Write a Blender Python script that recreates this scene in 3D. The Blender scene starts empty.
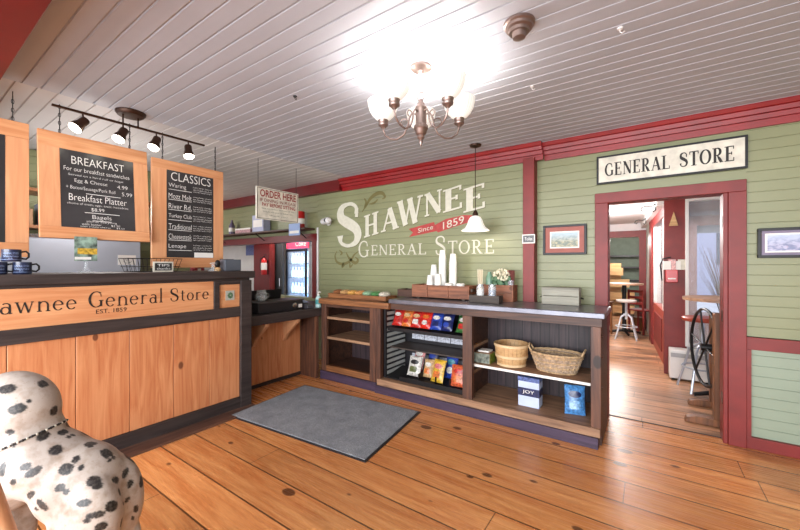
import bpy, bmesh, math, random
from mathutils import Vector, Matrix, noise
random.seed(7)
PI = math.pi
scene = bpy.context.scene
COL = scene.collection

# ------------------------------------------------------------------ camera / survey
EYE = 1.4
FOC = 359.0
YAW = math.atan(248 / 359)
SN, CS = math.sin(YAW), math.cos(YAW)
def _ray(px, py):
    a = (px - 400) / FOC; b = (265 - py) / FOC
    return (-SN + CS * a, CS + SN * a, b)
def onY(px, py, Y):
    r = _ray(px, py); t = Y / r[1]; return Vector((r[0] * t, Y, EYE + r[2] * t))
def onX(px, py, X):
    r = _ray(px, py); t = X / r[0]; return Vector((X, r[1] * t, EYE + r[2] * t))
def onZ(px, py, Z):
    r = _ray(px, py); t = (Z - EYE) / r[2]; return Vector((r[0] * t, r[1] * t, Z))

cam = bpy.data.cameras.new('camera'); camo = bpy.data.objects.new('camera', cam); COL.objects.link(camo)
camo.location = (0, 0, EYE); camo.rotation_euler = (PI / 2, 0, YAW)
cam.sensor_width = 36; cam.lens = 36 * FOC / 800; cam.clip_start = .02
scene.camera = camo
vs = scene.view_settings
vs.view_transform = 'Standard'; vs.look = 'None'; vs.exposure = 0.22; vs.gamma = 1; vs.use_curve_mapping = False

# ------------------------------------------------------------------ materials
def lin(c):
    return tuple(((x / 255) / 12.92 if x / 255 <= .04045 else ((x / 255 + .055) / 1.055) ** 2.4) for x in c) + (1,)
class NT:
    def __init__(s, name):
        s.m = bpy.data.materials.new(name); s.m.use_nodes = True
        s.t = s.m.node_tree; s.b = s.t.nodes['Principled BSDF']
    def n(s, typ, **kw):
        nd = s.t.nodes.new(typ)
        for k, v in kw.items():
            setattr(nd, k, v)
        return nd
    def l(s, a, b): s.t.links.new(a, b)
    def put(s, sock, v):
        if isinstance(v, bpy.types.NodeSocket): s.l(v, sock)
        else: sock.default_value = v
    def math(s, op, a, b=0.0, c=0.0):
        nd = s.n('ShaderNodeMath', operation=op)
        s.put(nd.inputs[0], a); s.put(nd.inputs[1], b); s.put(nd.inputs[2], c)
        return nd.outputs[0]
    def mix(s, f, a, b, blend='MIX'):
        nd = s.n('ShaderNodeMix', data_type='RGBA', blend_type=blend)
        s.put(nd.inputs[0], f); s.put(nd.inputs[6], a); s.put(nd.inputs[7], b)
        return nd.outputs[2]
    def ramp(s, f, a, b):
        nd = s.n('ShaderNodeMapRange'); s.put(nd.inputs[0], f)
        nd.inputs[1].default_value = a; nd.inputs[2].default_value = b
        return nd.outputs[0]
    def obj(s): return s.n('ShaderNodeTexCoord').outputs['Object']
    def mapping(s, v, scale=(1, 1, 1), loc=(0, 0, 0)):
        nd = s.n('ShaderNodeMapping'); s.l(v, nd.inputs[0])
        nd.inputs['Scale'].default_value = scale; nd.inputs['Location'].default_value = loc
        return nd.outputs[0]
    def noise(s, v, scale, detail=3, dist=0.0):
        nd = s.n('ShaderNodeTexNoise'); s.l(v, nd.inputs['Vector'])
        nd.inputs['Scale'].default_value = scale; nd.inputs['Detail'].default_value = detail
        nd.inputs['Distortion'].default_value = dist
        return nd.outputs[0]
    def bump(s, h, strength=.2, dist=.01):
        nd = s.n('ShaderNodeBump'); nd.inputs['Strength'].default_value = strength; nd.inputs['Distance'].default_value = dist
        s.l(h, nd.inputs['Height']); s.l(nd.outputs[0], s.b.inputs['Normal'])

MATS = {}
def plain(name, rgb, rough=.5, metal=0.0, vary=.08, scale=8, emit=None, es=0, alpha=None, trans=0, spec=None, coat=0):
    if name in MATS: return MATS[name]
    t = NT(name); c = lin(rgb)
    d = tuple(x * (1 - vary * 2.2) for x in c[:3]) + (1,)
    nz = t.ramp(t.noise(t.obj(), scale, 4), .35, .7)
    t.l(t.mix(nz, c, d), t.b.inputs['Base Color'])
    t.b.inputs['Roughness'].default_value = rough; t.b.inputs['Metallic'].default_value = metal
    if spec is not None: t.b.inputs['Specular IOR Level'].default_value = spec
    if emit: t.b.inputs['Emission Color'].default_value = lin(emit); t.b.inputs['Emission Strength'].default_value = es
    if trans: t.b.inputs['Transmission Weight'].default_value = trans
    if alpha is not None: t.b.inputs['Alpha'].default_value = alpha
    if coat: t.b.inputs['Coat Weight'].default_value = coat
    MATS[name] = t.m; return t.m

def wood(name, c1, c2, grain='X', across='Y', plank=None, seam=(30, 15, 8), rough=.5, knots=.5, kc=(70, 32, 14), fine=1.0,
         tone=.25, kmin=0.0, butt=0, wear=None, wearc=(70, 55, 50), off=0.0, kscale=1.0, bump=.08):
    """grain runs along one object axis; plank = board width measured along the other"""
    if name in MATS: return MATS[name]
    t = NT(name)
    sep = t.n('ShaderNodeSeparateXYZ'); t.l(t.obj(), sep.inputs[0])
    o = {'X': sep.outputs[0], 'Y': sep.outputs[1], 'Z': sep.outputs[2]}
    g, a = o[grain], o[across]
    oi = t.n('ShaderNodeObjectInfo'); g = t.math('ADD', g, t.math('MULTIPLY', oi.outputs['Random'], 53.0)) if not plank else g
    third = o[[k for k in 'XYZ' if k not in (grain, across)][0]]
    a2 = a; rnd = None; seamf = None
    if plank:
        q = t.math('DIVIDE', t.math('ADD', a, off), plank); idn = t.math('FLOOR', q); fr = t.math('FRACT', q)
        wn = t.n('ShaderNodeTexWhiteNoise', noise_dimensions='1D'); t.l(idn, wn.inputs['W']); rnd = wn.outputs['Value']
        g = t.math('ADD', g, t.math('MULTIPLY', rnd, 37.0))
        edge = t.math('MINIMUM', fr, t.math('SUBTRACT', 1.0, fr))
        seamf = t.math('LESS_THAN', edge, .005 / plank)
        if butt:
            bf = t.math('FRACT', t.math('ADD', t.math('DIVIDE', o[grain], butt), t.math('MULTIPLY', rnd, 7.3)))
            seamf = t.math('MAXIMUM', seamf, t.math('LESS_THAN', bf, .005 / butt))
    cmb = t.n('ShaderNodeCombineXYZ')
    t.l(t.math('MULTIPLY', g, 1.2), cmb.inputs[0]); t.l(t.math('MULTIPLY', a2, 14.0 * fine), cmb.inputs[1]); t.l(t.math('MULTIPLY', third, 14.0 * fine), cmb.inputs[2])
    n1 = t.noise(cmb.outputs[0], 1.3, 5, 1.2)
    cm2 = t.n('ShaderNodeCombineXYZ')
    t.l(t.math('MULTIPLY', g, 3.0), cm2.inputs[0]); t.l(t.math('MULTIPLY', a2, 90.0 * fine), cm2.inputs[1]); t.l(t.math('MULTIPLY', third, 90.0), cm2.inputs[2])
    n2 = t.noise(cm2.outputs[0], 1.0, 2)
    f = t.ramp(t.math('ADD', t.math('MULTIPLY', n1, .75), t.math('MULTIPLY', n2, .25)), .35, .66)
    col = t.mix(f, lin(c1), lin(c2))
    if rnd is not None:
        col = t.mix(t.math('MULTIPLY', rnd, tone), col, lin(tuple(x * .62 for x in c2)))
    if knots:
        vk = t.n('ShaderNodeTexVoronoi'); cm3 = t.n('ShaderNodeCombineXYZ')
        t.l(t.math('MULTIPLY', g, 2.6 * kscale), cm3.inputs[0]); t.l(t.math('MULTIPLY', a2, 4.2 * kscale), cm3.inputs[1]); t.l(t.math('MULTIPLY', third, 0.0), cm3.inputs[2])
        t.l(cm3.outputs[0], vk.inputs['Vector']); vk.inputs['Scale'].default_value = 1.0
        spc = t.n('ShaderNodeSeparateColor'); t.l(vk.outputs['Color'], spc.inputs[0])
        size = t.math('ADD', kmin, t.math('MULTIPLY', spc.outputs[0], .15))
        k = t.math('MULTIPLY', t.math('SUBTRACT', size, vk.outputs['Distance']), 30.0)
        kk = t.n('ShaderNodeClamp'); t.l(k, kk.inputs[0])
        pres = t.math('LESS_THAN', spc.outputs[1], knots)
        col = t.mix(t.math('MULTIPLY', kk.outputs[0], t.math('MULTIPLY', pres, .85)), col, lin(kc))
    if wear:
        cm4 = t.n('ShaderNodeCombineXYZ'); t.l(g, cm4.inputs[0]); t.l(t.math('MULTIPLY', a, 3.5), cm4.inputs[1]); t.l(third, cm4.inputs[2])
        w = t.ramp(t.noise(cm4.outputs[0], wear[0], 5, .6), wear[1], wear[2])
        col = t.mix(t.math('MULTIPLY', w, wear[3]), col, lin(wearc))
    if seamf is not None:
        col = t.mix(t.math('MULTIPLY', seamf, .85), col, lin(seam))
    t.l(col, t.b.inputs['Base Color'])
    t.l(t.math('ADD', rough - .08, t.math('MULTIPLY', n2, .16)), t.b.inputs['Roughness'])
    if bump: t.bump(n2, bump, .004)
    MATS[name] = t.m; return t.m

M_floor = wood('floor_pine', (240, 170, 106), (202, 120, 64), 'X', 'Y', plank=.25, rough=.27, knots=.8, kmin=.05, butt=3.1, tone=.42, kscale=1.25, wear=(1.1, .56, .74, .35), wearc=(120, 76, 48), off=.02)
M_floor2 = wood('worn_floor_pine', (216, 164, 126), (176, 124, 88), 'X', 'Y', plank=.19, rough=.3, knots=.4, kmin=.03, butt=2.7, tone=.6, wear=(1.0, .5, .66, .75), wearc=(92, 76, 66))
M_ceil = plain('ceiling_paint', (176, 178, 186), .55, vary=.03, scale=3)
M_ceil2 = plain('kitchen_ceiling_paint', (196, 192, 190), .55, vary=.03, scale=3)
M_hallceil = plain('hall_ceiling_paint', (226, 218, 218), .6, vary=.02)
M_green = plain('sage_paint', (132, 134, 98), .42, vary=.05, scale=3)
M_mint = plain('mint_paint', (140, 152, 132), .4, vary=.04, scale=3)
M_red = plain('barn_red_paint', (126, 33, 29), .5, vary=.12, scale=6)
M_crown = plain('deep_red_paint', (140, 6, 10), .4, vary=.12, scale=6)
M_darkred = plain('shaded_deep_red', (104, 8, 12), .4, vary=.12, scale=6)  # deep red again, darkened so the colour carries the shade
M_white = plain('white_paint', (225, 222, 220), .45, vary=.03)
M_pine = wood('clear_pine', (218, 160, 116), (202, 138, 96), 'Z', 'Y', knots=.25, rough=.5, kscale=1.3)
M_pineh = wood('sign_pine', (216, 158, 112), (196, 128, 84), 'Y', 'Z', knots=.15, rough=.45)
M_barpl = wood('counter_pine_planks', (212, 148, 102), (182, 106, 64), 'Z', 'Y', knots=.75, kmin=.04, rough=.45, kc=(92, 48, 30), kscale=1.3)
M_blackwood = wood('black_stained_wood', (66, 56, 54), (40, 32, 32), 'Y', 'Z', knots=0, rough=.5)
M_darkbrown = wood('dark_brown_wood', (88, 56, 40), (44, 28, 24), 'X', 'Z', knots=.2, rough=.5, kc=(24, 14, 10))
M_darkbrownv = wood('dark_brown_upright', (110, 70, 50), (56, 36, 30), 'Z', 'X', knots=.3, rough=.5, kc=(24, 14, 10))
M_backplank = wood('purple_brown_planks', (72, 54, 56), (36, 26, 34), 'Z', 'X', plank=.085, knots=0, rough=.55, tone=.5, seam=(10, 6, 8))
M_plinth = wood('aubergine_painted_wood', (72, 56, 78), (44, 34, 52), 'X', 'Z', knots=0, rough=.5)
M_shelfwood = wood('weathered_shelf_wood', (170, 130, 98), (114, 84, 64), 'X', 'Y', knots=.3, rough=.6)
M_topwood = wood('oiled_brown_top', (160, 104, 62), (92, 56, 34), 'X', 'Y', knots=.3, rough=.45)
M_crate = wood('rusty_crate_wood', (156, 98, 68), (98, 58, 42), 'X', 'Z', knots=.3, rough=.6)
M_crated = wood('grey_dark_wood', (78, 66, 58), (44, 36, 32), 'X', 'Z', knots=0, rough=.6)
M_brown = wood('brown_oak', (140, 88, 52), (84, 50, 30), 'Z', 'X', knots=.2, rough=.5)
M_tan = wood('pale_tan_wood', (214, 176, 126), (176, 132, 86), 'X', 'Z', knots=.1, rough=.55)
M_steeltop = plain('zinc_sheet', (128, 129, 140), .28, .5, vary=.18, scale=5)
M_steel = plain('stainless_steel', (190, 196, 210), .35, .55, vary=.08, scale=2)
M_chrome = plain('chrome', (200, 200, 205), .2, 1.0, vary=.03)
M_pewter = plain('brushed_pewter', (150, 130, 122), .38, .8, vary=.1)
M_bronze = plain('oil_rubbed_bronze', (74, 50, 38), .4, .7, vary=.2)
M_black = plain('black_metal', (26, 24, 26), .45, .3, vary=.1)
M_blackp = plain('black_plastic', (34, 32, 36), .4, 0, vary=.1)
M_chalk = plain('chalkboard', (52, 50, 52), .32, 0, vary=.15, scale=4)
M_chalkink = plain('chalk_white', (232, 230, 226), .8, vary=.03)
M_mural = plain('mural_white', (206, 202, 184), .6, vary=.06, scale=20)
M_muralshade = plain('mural_outline_olive', (104, 100, 60), .6, vary=.1)
M_olive = plain('mural_olive', (112, 104, 58), .6, vary=.1)
M_banner = plain('mural_red', (176, 58, 54), .55, vary=.15, scale=15)
M_ink = plain('black_lettering', (34, 28, 24), .6, vary=.1)
M_inkred = plain('red_lettering', (150, 34, 32), .6, vary=.1)
M_cream = plain('aged_cream_board', (222, 216, 200), .6, vary=.12, scale=14)
M_frost = None
M_cup = plain('white_paper_cup', (238, 236, 232), .5, vary=.02)
M_glass = plain('clear_glass', (225, 232, 236), .05, 0, vary=0, alpha=.22, spec=.8)
M_navy = plain('navy_enamel', (34, 42, 74), .3, vary=.1, coat=.3)
M_paleblue = plain('pale_blue_print', (150, 172, 214), .5, vary=.05)
M_paper = plain('white_paper', (236, 232, 226), .7, vary=.03)
M_wick = plain('wicker', (206, 172, 130), .7, vary=.25, scale=40)
M_wickg = plain('wicker_grey', (190, 164, 138), .7, vary=.25, scale=40)
M_leaf = plain('leaf_green', (92, 126, 92), .6, vary=.2, scale=20)
M_blossom = plain('cream_blossom', (232, 224, 196), .7, vary=.1, scale=40)
M_redplastic = plain('red_gloss', (190, 30, 30), .3, vary=.05)
M_vinyl = plain('red_vinyl', (170, 74, 58), .4, vary=.1)
M_brown2 = wood('worn_table_wood', (196, 156, 128), (150, 112, 88), 'X', 'Y', knots=0, rough=.45)
M_galv = wood('weathered_grey_boards', (168, 164, 148), (118, 114, 104), 'X', 'Z', knots=0, rough=.6)

def mat_doormat():
    t = NT('grey_carpet_mat'); v = t.obj()
    n = t.noise(v, 260, 2); n2 = t.noise(v, 7, 3)
    c = t.mix(t.ramp(n, .35, .65), lin((96, 100, 106)), lin((170, 174, 180)))
    c = t.mix(t.math('MULTIPLY', t.ramp(n2, .4, .7), .4), c, lin((88, 90, 98)))
    t.l(c, t.b.inputs['Base Color']); t.b.inputs['Roughness'].default_value = .95; t.bump(n, .5, .004)
    return t.m
M_mat = mat_doormat()
def mat_frost():
    t = NT('frosted_lamp_glass'); nt = t.t
    sep = t.n('ShaderNodeSeparateXYZ'); t.l(t.obj(), sep.inputs[0])
    ang = t.math('ARCTAN2', sep.outputs[0], sep.outputs[1])
    t.b.inputs['Base Color'].default_value = (.62, .60, .57, 1); t.b.inputs['Roughness'].default_value = .4
    rib = t.math('SINE', t.math('MULTIPLY', ang, 28.0))
    t.bump(rib, .3, .003)
    t.b.inputs['Emission Color'].default_value = (1, .95, .86, 1)
    t.b.inputs['Emission Strength'].default_value = .5
    return t.m
M_frost = mat_frost()
M_bulb = plain('glowing_bulb', (255, 250, 235), .4, vary=0, emit=(255, 246, 225), es=14)
M_fridge = plain('lit_fridge_panel', (180, 215, 250), .4, vary=0, emit=(130, 185, 250), es=2.2)
M_sign_lit = plain('lit_fridge_header', (220, 60, 90), .4, vary=0, emit=(225, 70, 100), es=.6)

def mat_picture(name, sky, mid, low, s=9):
    t = NT(name); v = t.obj(); sep = t.n('ShaderNodeSeparateXYZ'); t.l(v, sep.inputs[0])
    n = t.noise(t.mapping(v, (1, 1, 2)), s * 2, 5, .6)
    c = t.mix(t.ramp(n, .42, .58), lin(mid), lin(low))
    h = t.ramp(t.math('ADD', sep.outputs[2], t.math('MULTIPLY', n, .08)), .02, .10)
    t.l(t.mix(h, c, lin(sky)), t.b.inputs['Base Color']); t.b.inputs['Roughness'].default_value = .3
    return t.m

# ------------------------------------------------------------------ geometry
class MB:
    def __init__(s): s.v = []; s.f = []
    def add(s, vs, fs, M=None):
        o = len(s.v)
        for p in vs:
            p = Vector(p)
            s.v.append(M @ p if M else p)
        for f in fs: s.f.append(tuple(i + o for i in f))
        return s
    def box(s, x0, x1, y0, y1, z0, z1, M=None):
        x0, x1 = min(x0, x1), max(x0, x1); y0, y1 = min(y0, y1), max(y0, y1); z0, z1 = min(z0, z1), max(z0, z1)
        return s.add([(x0, y0, z0), (x1, y0, z0), (x1, y1, z0), (x0, y1, z0), (x0, y0, z1), (x1, y0, z1), (x1, y1, z1), (x0, y1, z1)],
                     [(0, 3, 2, 1), (4, 5, 6, 7), (0, 1, 5, 4), (1, 2, 6, 5), (2, 3, 7, 6), (3, 0, 4, 7)], M)
    def prism(s, pts, axis, a, b, M=None):
        """pts: 2D outline in the plane normal to axis (other axes in xyz order)"""
        def P(p, c):
            return {'X': (c, p[0], p[1]), 'Y': (p[0], c, p[1]), 'Z': (p[0], p[1], c)}[axis]
        n = len(pts)
        vs = [P(p, a) for p in pts] + [P(p, b) for p in pts]
        fs = [tuple(range(n)), tuple(range(2 * n - 1, n - 1, -1))] + [(i, (i + 1) % n, n + (i + 1) % n, n + i) for i in range(n)]
        return s.add(vs, fs, M)
    def lathe(s, prof, c=(0, 0, 0), n=24, M=None, ax=(1, 1), closed=False):
        vs = []; m = len(prof)
        for k in range(n):
            a = 2 * PI * k / n
            for r, z in prof: vs.append((c[0] + r * math.cos(a) * ax[0], c[1] + r * math.sin(a) * ax[1], c[2] + z))
        fs = []
        for k in range(n):
            k2 = (k + 1) % n
            for i in range(m - 1): fs.append((k * m + i, k2 * m + i, k2 * m + i + 1, k * m + i + 1))
        if not closed:
            if prof[0][0] > 1e-5: fs.append(tuple(k * m for k in range(n))[::-1])
            if prof[-1][0] > 1e-5: fs.append(tuple(k * m + m - 1 for k in range(n)))
        return s.add(vs, fs, M)
    def tube(s, pts, r, n=8, M=None, closed=False):
        pts = [Vector(p) for p in pts]; k = len(pts)
        rs = r if isinstance(r, (list, tuple)) else [r] * k
        vs = []; prev = None
        for i, p in enumerate(pts):
            if closed: d = pts[(i + 1) % k] - pts[i - 1]
            else: d = pts[min(i + 1, k - 1)] - pts[max(i - 1, 0)]
            d.normalize()
            if prev is None:
                u = d.orthogonal().normalized()
            else:
                u = (prev - d * prev.dot(d)); u = u.normalized() if u.length > 1e-6 else d.orthogonal().normalized()
            prev = u; w = d.cross(u)
            for j in range(n):
                a = 2 * PI * j / n; vs.append(p + (u * math.cos(a) + w * math.sin(a)) * rs[i])
        fs = []
        for i in range(k if closed else k - 1):
            i2 = (i + 1) % k
            for j in range(n): fs.append((i * n + j, i * n + (j + 1) % n, i2 * n + (j + 1) % n, i2 * n + j))
        if not closed: fs += [tuple(range(n))[::-1], tuple((k - 1) * n + j for j in range(n))]
        return s.add(vs, fs, M)
    def ball(s, c, r, nu=14, nv=9, M=None):
        r = r if isinstance(r, (tuple, list)) else (r, r, r)
        prof = [(math.cos(-PI / 2 + PI * i / nv), math.sin(-PI / 2 + PI * i / nv)) for i in range(nv + 1)]
        prof[0] = (1e-6, -1); prof[-1] = (1e-6, 1)
        vs = []
        for k in range(nu):
            a = 2 * PI * k / nu
            for q, z in prof: vs.append((c[0] + q * math.cos(a) * r[0], c[1] + q * math.sin(a) * r[1], c[2] + z * r[2]))
        m = nv + 1; fs = []
        for k in range(nu):
            for i in range(nv): fs.append((k * m + i, ((k + 1) % nu) * m + i, ((k + 1) % nu) * m + i + 1, k * m + i + 1))
        return s.add(vs, fs, M)
    def build(s, name, mat, parent=None, bevel=0, recenter=True, smooth=40):
        return link_mesh(name, s.v, s.f, mat, parent, bevel, recenter, smooth)

W = {}
def wm(o): return W.get(o, Matrix.Identity(4))
def link_mesh(name, verts, faces, mat, parent=None, bevel=0, recenter=True, smooth=40, edges=()):
    verts = [Vector(v) for v in verts]
    c = Vector((0, 0, 0))
    if recenter and verts:
        lo = Vector([min(v[i] for v in verts) for i in range(3)]); hi = Vector([max(v[i] for v in verts) for i in range(3)])
        c = (lo + hi) / 2
        if parent is None: c.z = lo.z
    me = bpy.data.meshes.new(name); me.from_pydata([tuple(v - c) for v in verts], list(edges), faces)
    me.validate()
    bm = bmesh.new(); bm.from_mesh(me); bmesh.ops.remove_doubles(bm, verts=bm.verts, dist=1e-6) if len(verts) < 20000 else None
    bmesh.ops.recalc_face_normals(bm, faces=bm.faces); bm.to_mesh(me); bm.free()
    if mat: me.materials.append(mat)
    if smooth:
        me.polygons.foreach_set('use_smooth', [True] * len(me.polygons))
        me.set_sharp_from_angle(angle=math.radians(smooth))
    o = bpy.data.objects.new(name, me); COL.objects.link(o)
    o.location = c; W[o] = Matrix.Translation(c)
    if parent:
        o.parent = parent; o.matrix_parent_inverse = wm(parent).inverted()
    if bevel:
        b = o.modifiers.new('bevel', 'BEVEL'); b.width = bevel; b.segments = 2; b.limit_method = 'ANGLE'
    return o
def tag(o, label, cat, group=None):
    o['label'] = label; o['category'] = cat
    if group: o['group'] = group
    return o
def thing(name, label, cat, loc=(0, 0, 0), group=None):
    o = bpy.data.objects.new(name, None); COL.objects.link(o); o.location = loc; o.empty_display_size = .05
    W[o] = Matrix.Translation(Vector(loc))
    return tag(o, label, cat, group)
def struct(o): o['kind'] = 'structure'; return o
def dup(o, loc=None, rz=None, label=None, group=None, parent=None, mats=None):
    c = o.copy(); COL.objects.link(c)
    if parent: c.parent = parent
    if loc is not None: c.location = loc
    if rz is not None: c.rotation_euler = (c.rotation_euler[0], c.rotation_euler[1], rz)
    if label: c['label'] = label
    if group: c['group'] = group
    for ch in list(o.children): dup(ch, parent=c)
    return c
def part(name, mat, parent, fn=None, bevel=0, **kw):
    m = MB(); fn(m); return m.build(name, mat, parent, bevel, **kw)
def bx(name, mat, parent, *b, bevel=0):
    return MB().box(*b).build(name, mat, parent, bevel)

_tmpc = {}
def text_mesh(s, bold=0):
    cu = bpy.data.curves.new('t', 'FONT'); cu.body = s; cu.offset = bold; cu.resolution_u = 3
    ob = bpy.data.objects.new('t', cu); COL.objects.link(ob)
    dg = bpy.context.evaluated_depsgraph_get()
    me = bpy.data.meshes.new_from_object(ob.evaluated_get(dg))
    vs = [v.co.copy() for v in me.vertices]; fs = [tuple(p.vertices) for p in me.polygons]
    bpy.data.objects.remove(ob); bpy.data.curves.remove(cu); bpy.data.meshes.remove(me)
    return vs, fs
def fit(vs, o, r, u, w=None, h=None, box=None):
    """place flat letters so that their bounding box starts at o and runs along r and u"""
    x0 = min(v[0] for v in vs); x1 = max(v[0] for v in vs); y0 = min(v[1] for v in vs); y1 = max(v[1] for v in vs)
    sx = w / (x1 - x0) if w else None; sy = h / (y1 - y0) if h else None
    if sx is None: sx = sy
    if sy is None: sy = sx
    o, r, u = Vector(o), Vector(r), Vector(u)
    nn = r.cross(u)
    return [o + r * ((v[0] - x0) * sx) + u * ((v[1] - y0) * sy) + nn * v[2] for v in vs]
def letters(name, mat, parent, lines, r, u, bold=0):
    """lines: (string, origin, width, height) flat lettering as one mesh"""
    V = []; Fc = []
    for s_, o, w, h in lines:
        vs, fs = text_mesh(s_, bold); vs = fit(vs, o, r, u, w, h); k = len(V)
        V += vs; Fc += [tuple(i + k for i in f) for f in fs]
    return link_mesh(name, V, Fc, mat, parent, smooth=0)

def catmull(p, i, t):
    g = lambda j: p[max(0, min(len(p) - 1, j))]
    a, b_, c, d = g(i - 1), g(i), g(i + 1), g(i + 2)
    return tuple(.5 * ((2 * b_[k]) + (-a[k] + c[k]) * t + (2 * a[k] - 5 * b_[k] + 4 * c[k] - d[k]) * t * t + (-a[k] + 3 * b_[k] - 3 * c[k] + d[k]) * t ** 3) for k in range(2))
# serif stroke alphabet: every glyph is a set of flat quads, cap height 1
def quad_strip(pts, ws):
    n = len(pts); L = []; R = []
    for i in range(n):
        a = Vector(pts[max(i - 1, 0)]); b = Vector(pts[min(i + 1, n - 1)]); d = (b - a)
        if d.length < 1e-9: d = Vector((1, 0))
        d.normalize(); nn = Vector((-d.y, d.x)); p = Vector(pts[i])
        L.append(p + nn * ws[i] / 2); R.append(p - nn * ws[i] / 2)
    vs = [tuple(x) + (0,) for x in L] + [tuple(x) + (0,) for x in R]
    return vs, [(i, i + 1, n + i + 1, n + i) for i in range(n - 1)]
def glyph(ch, T=.17, t=.06, sf=.05, sl=.1):
    out = []
    def S(p, q, w): out.append(quad_strip([p, q], [w, w]))
    def serif(x, y, w=sl * 2 + T): out.append(quad_strip([(x - w / 2, y), (x + w / 2, y)], [sf, sf]))
    def arc(cx, cy, rx, ry, a0, a1, T=T, t=t, n=22):
        P = []; Wd = []
        for i in range(n + 1):
            a = math.radians(a0 + (a1 - a0) * i / n); P.append((cx + rx * math.cos(a), cy + ry * math.sin(a)))
            Wd.append(t + (T - t) * abs(math.cos(a)) ** 1.5)
        out.append(quad_strip(P, Wd))
    b = sf / 2; tp = 1 - sf / 2; w = .7
    if ch in 'ILTHEFPRBDN':
        if ch != 'N' and ch != 'T': S((.2, 0), (.2, 1), T); serif(.2, b); serif(.2, tp)
    if ch == 'I': w = .4
    elif ch == 'L': S((.2, b), (.68, b), t); S((.66, 0), (.66, .22), t); w = .72
    elif ch == 'T': S((.38, 0), (.38, 1), T); serif(.38, b); S((.04, tp), (.72, tp), t); S((.06, 1), (.06, .8), t); S((.70, 1), (.70, .8), t); w = .76
    elif ch == 'H': S((.72, 0), (.72, 1), T); serif(.72, b); serif(.72, tp); S((.2, .5), (.72, .5), t); w = .92
    elif ch == 'E': S((.2, b), (.66, b), t); S((.2, tp), (.64, tp), t); S((.2, .52), (.5, .52), t); S((.65, 0), (.65, .24), t); S((.63, 1), (.63, .8), t); S((.5, .42), (.5, .62), t); w = .74
    elif ch == 'R': arc(.34, .73, .24, .245, -90, 90); S((.2, tp), (.34, tp), t); S((.2, .49), (.34, .49), t); out.append(quad_strip([(.36, .49), (.52, .25), (.66, .02)], [t, T, T])); serif(.70, b, .2); w = .82
    elif ch == 'N': S((.16, 0), (.16, 1), t); serif(.16, b, .22); S((.74, 0), (.74, 1), t); serif(.74, tp, .22); S((.18, .98), (.72, .04), T); serif(.12, tp, .16); w = .88
    elif ch == 'A': S((.12, 0), (.42, 1), t); S((.42, .98), (.72, 0), T); S((.22, .34), (.62, .34), t); serif(.12, b, .24); serif(.72, b, .3); w = .86
    elif ch == 'W': S((.1, 1), (.36, 0), T); S((.36, .02), (.58, 1), t); S((.54, 1), (.80, 0), T); S((.80, .02), (1.02, 1), t); serif(.1, tp, .28); serif(.56, tp, .26); serif(1.02, tp, .24); w = 1.14
    elif ch == 'O': arc(.42, .5, .34, .475, 0, 360, n=36); w = .86
    elif ch == 'C' or ch == 'G':
        arc(.44, .5, .36, .475, 50, 310, n=30); S((.68, .84), (.7, .66), t)
        if ch == 'G': S((.70, .06), (.70, .42), T * .9); serif(.70, .42, .26)
        w = .86
    elif ch == 'S':
        P = [(.56, .74), (.55, .88), (.44, .965), (.32, .97), (.18, .92), (.12, .80), (.15, .66), (.28, .57), (.42, .49), (.55, .39), (.60, .25), (.54, .10), (.40, .03), (.27, .03), (.14, .10), (.11, .26)]
        Wd = [T * .5, t, t, t, T * .6, T * .85, T, T * 1.1, T * 1.1, T, T * .85, T * .6, t, t, t, T * .8]
        P2 = []; W2 = []
        for i in range(len(P) - 1):
            for q in range(4): P2.append(catmull(P, i, q / 4)); W2.append(Wd[i] + (Wd[i + 1] - Wd[i]) * q / 4)
        out.append(quad_strip(P2 + [P[-1]], W2 + [Wd[-1]])); out.append(quad_strip([(.56, .66), (.575, .86)], [t, t])); w = .7
    # lower case, x height .62
    elif ch == 'h': S((.16, 0), (.16, 1), T * .7); arc(.36, .36, .2, .22, 0, 150, T * .7, t); S((.56, 0), (.56, .36), T * .7); serif(.16, b, .22); serif(.56, b, .22); serif(.12, tp, .12); w = .7
    elif ch == 'a': arc(.28, .2, .18, .19, 0, 360, T * .7, t); S((.47, 0), (.47, .46), T * .7); arc(.3, .44, .17, .15, 0, 140, T * .6, t); serif(.51, b, .12); w = .62
    elif ch == 'w': S((.08, .6), (.26, 0), T * .7); S((.26, 0), (.42, .6), t); S((.42, .6), (.60, 0), T * .7); S((.60, 0), (.76, .6), t); serif(.08, .6, .18); serif(.76, .6, .14); w = .86
    elif ch == 'n': S((.16, 0), (.16, .6), T * .7); arc(.36, .36, .2, .22, 0, 150, T * .7, t); S((.56, 0), (.56, .36), T * .7); serif(.16, b, .22); serif(.56, b, .22); w = .7
    elif ch == 'e': arc(.3, .3, .22, .28, 5, 320, T * .7, t); S((.1, .33), (.5, .33), t); w = .6
    elif ch == 'r': S((.16, 0), (.16, .6), T * .7); arc(.34, .38, .18, .2, 50, 150, T * .7, t); serif(.16, b, .22); w = .52
    elif ch == 'l': S((.16, 0), (.16, 1), T * .7); serif(.16, b, .22); w = .32
    elif ch == 't': S((.2, .06), (.2, .8), T * .7); S((.06, .6), (.38, .6), t); arc(.31, .13, .1, .12, 180, 300, T * .6, t); w = .44
    elif ch == 'o': arc(.3, .3, .22, .28, 0, 360, T * .7, t); w = .6
    elif ch == ' ': w = .42
    V = []; Fc = []
    for n_, (vs, fs) in enumerate(out):
        k = len(V); V += [(v[0], v[1], n_ * .0001) for v in vs]; Fc += [tuple(i + k for i in f) for f in fs]
    return V, Fc, w
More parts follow.
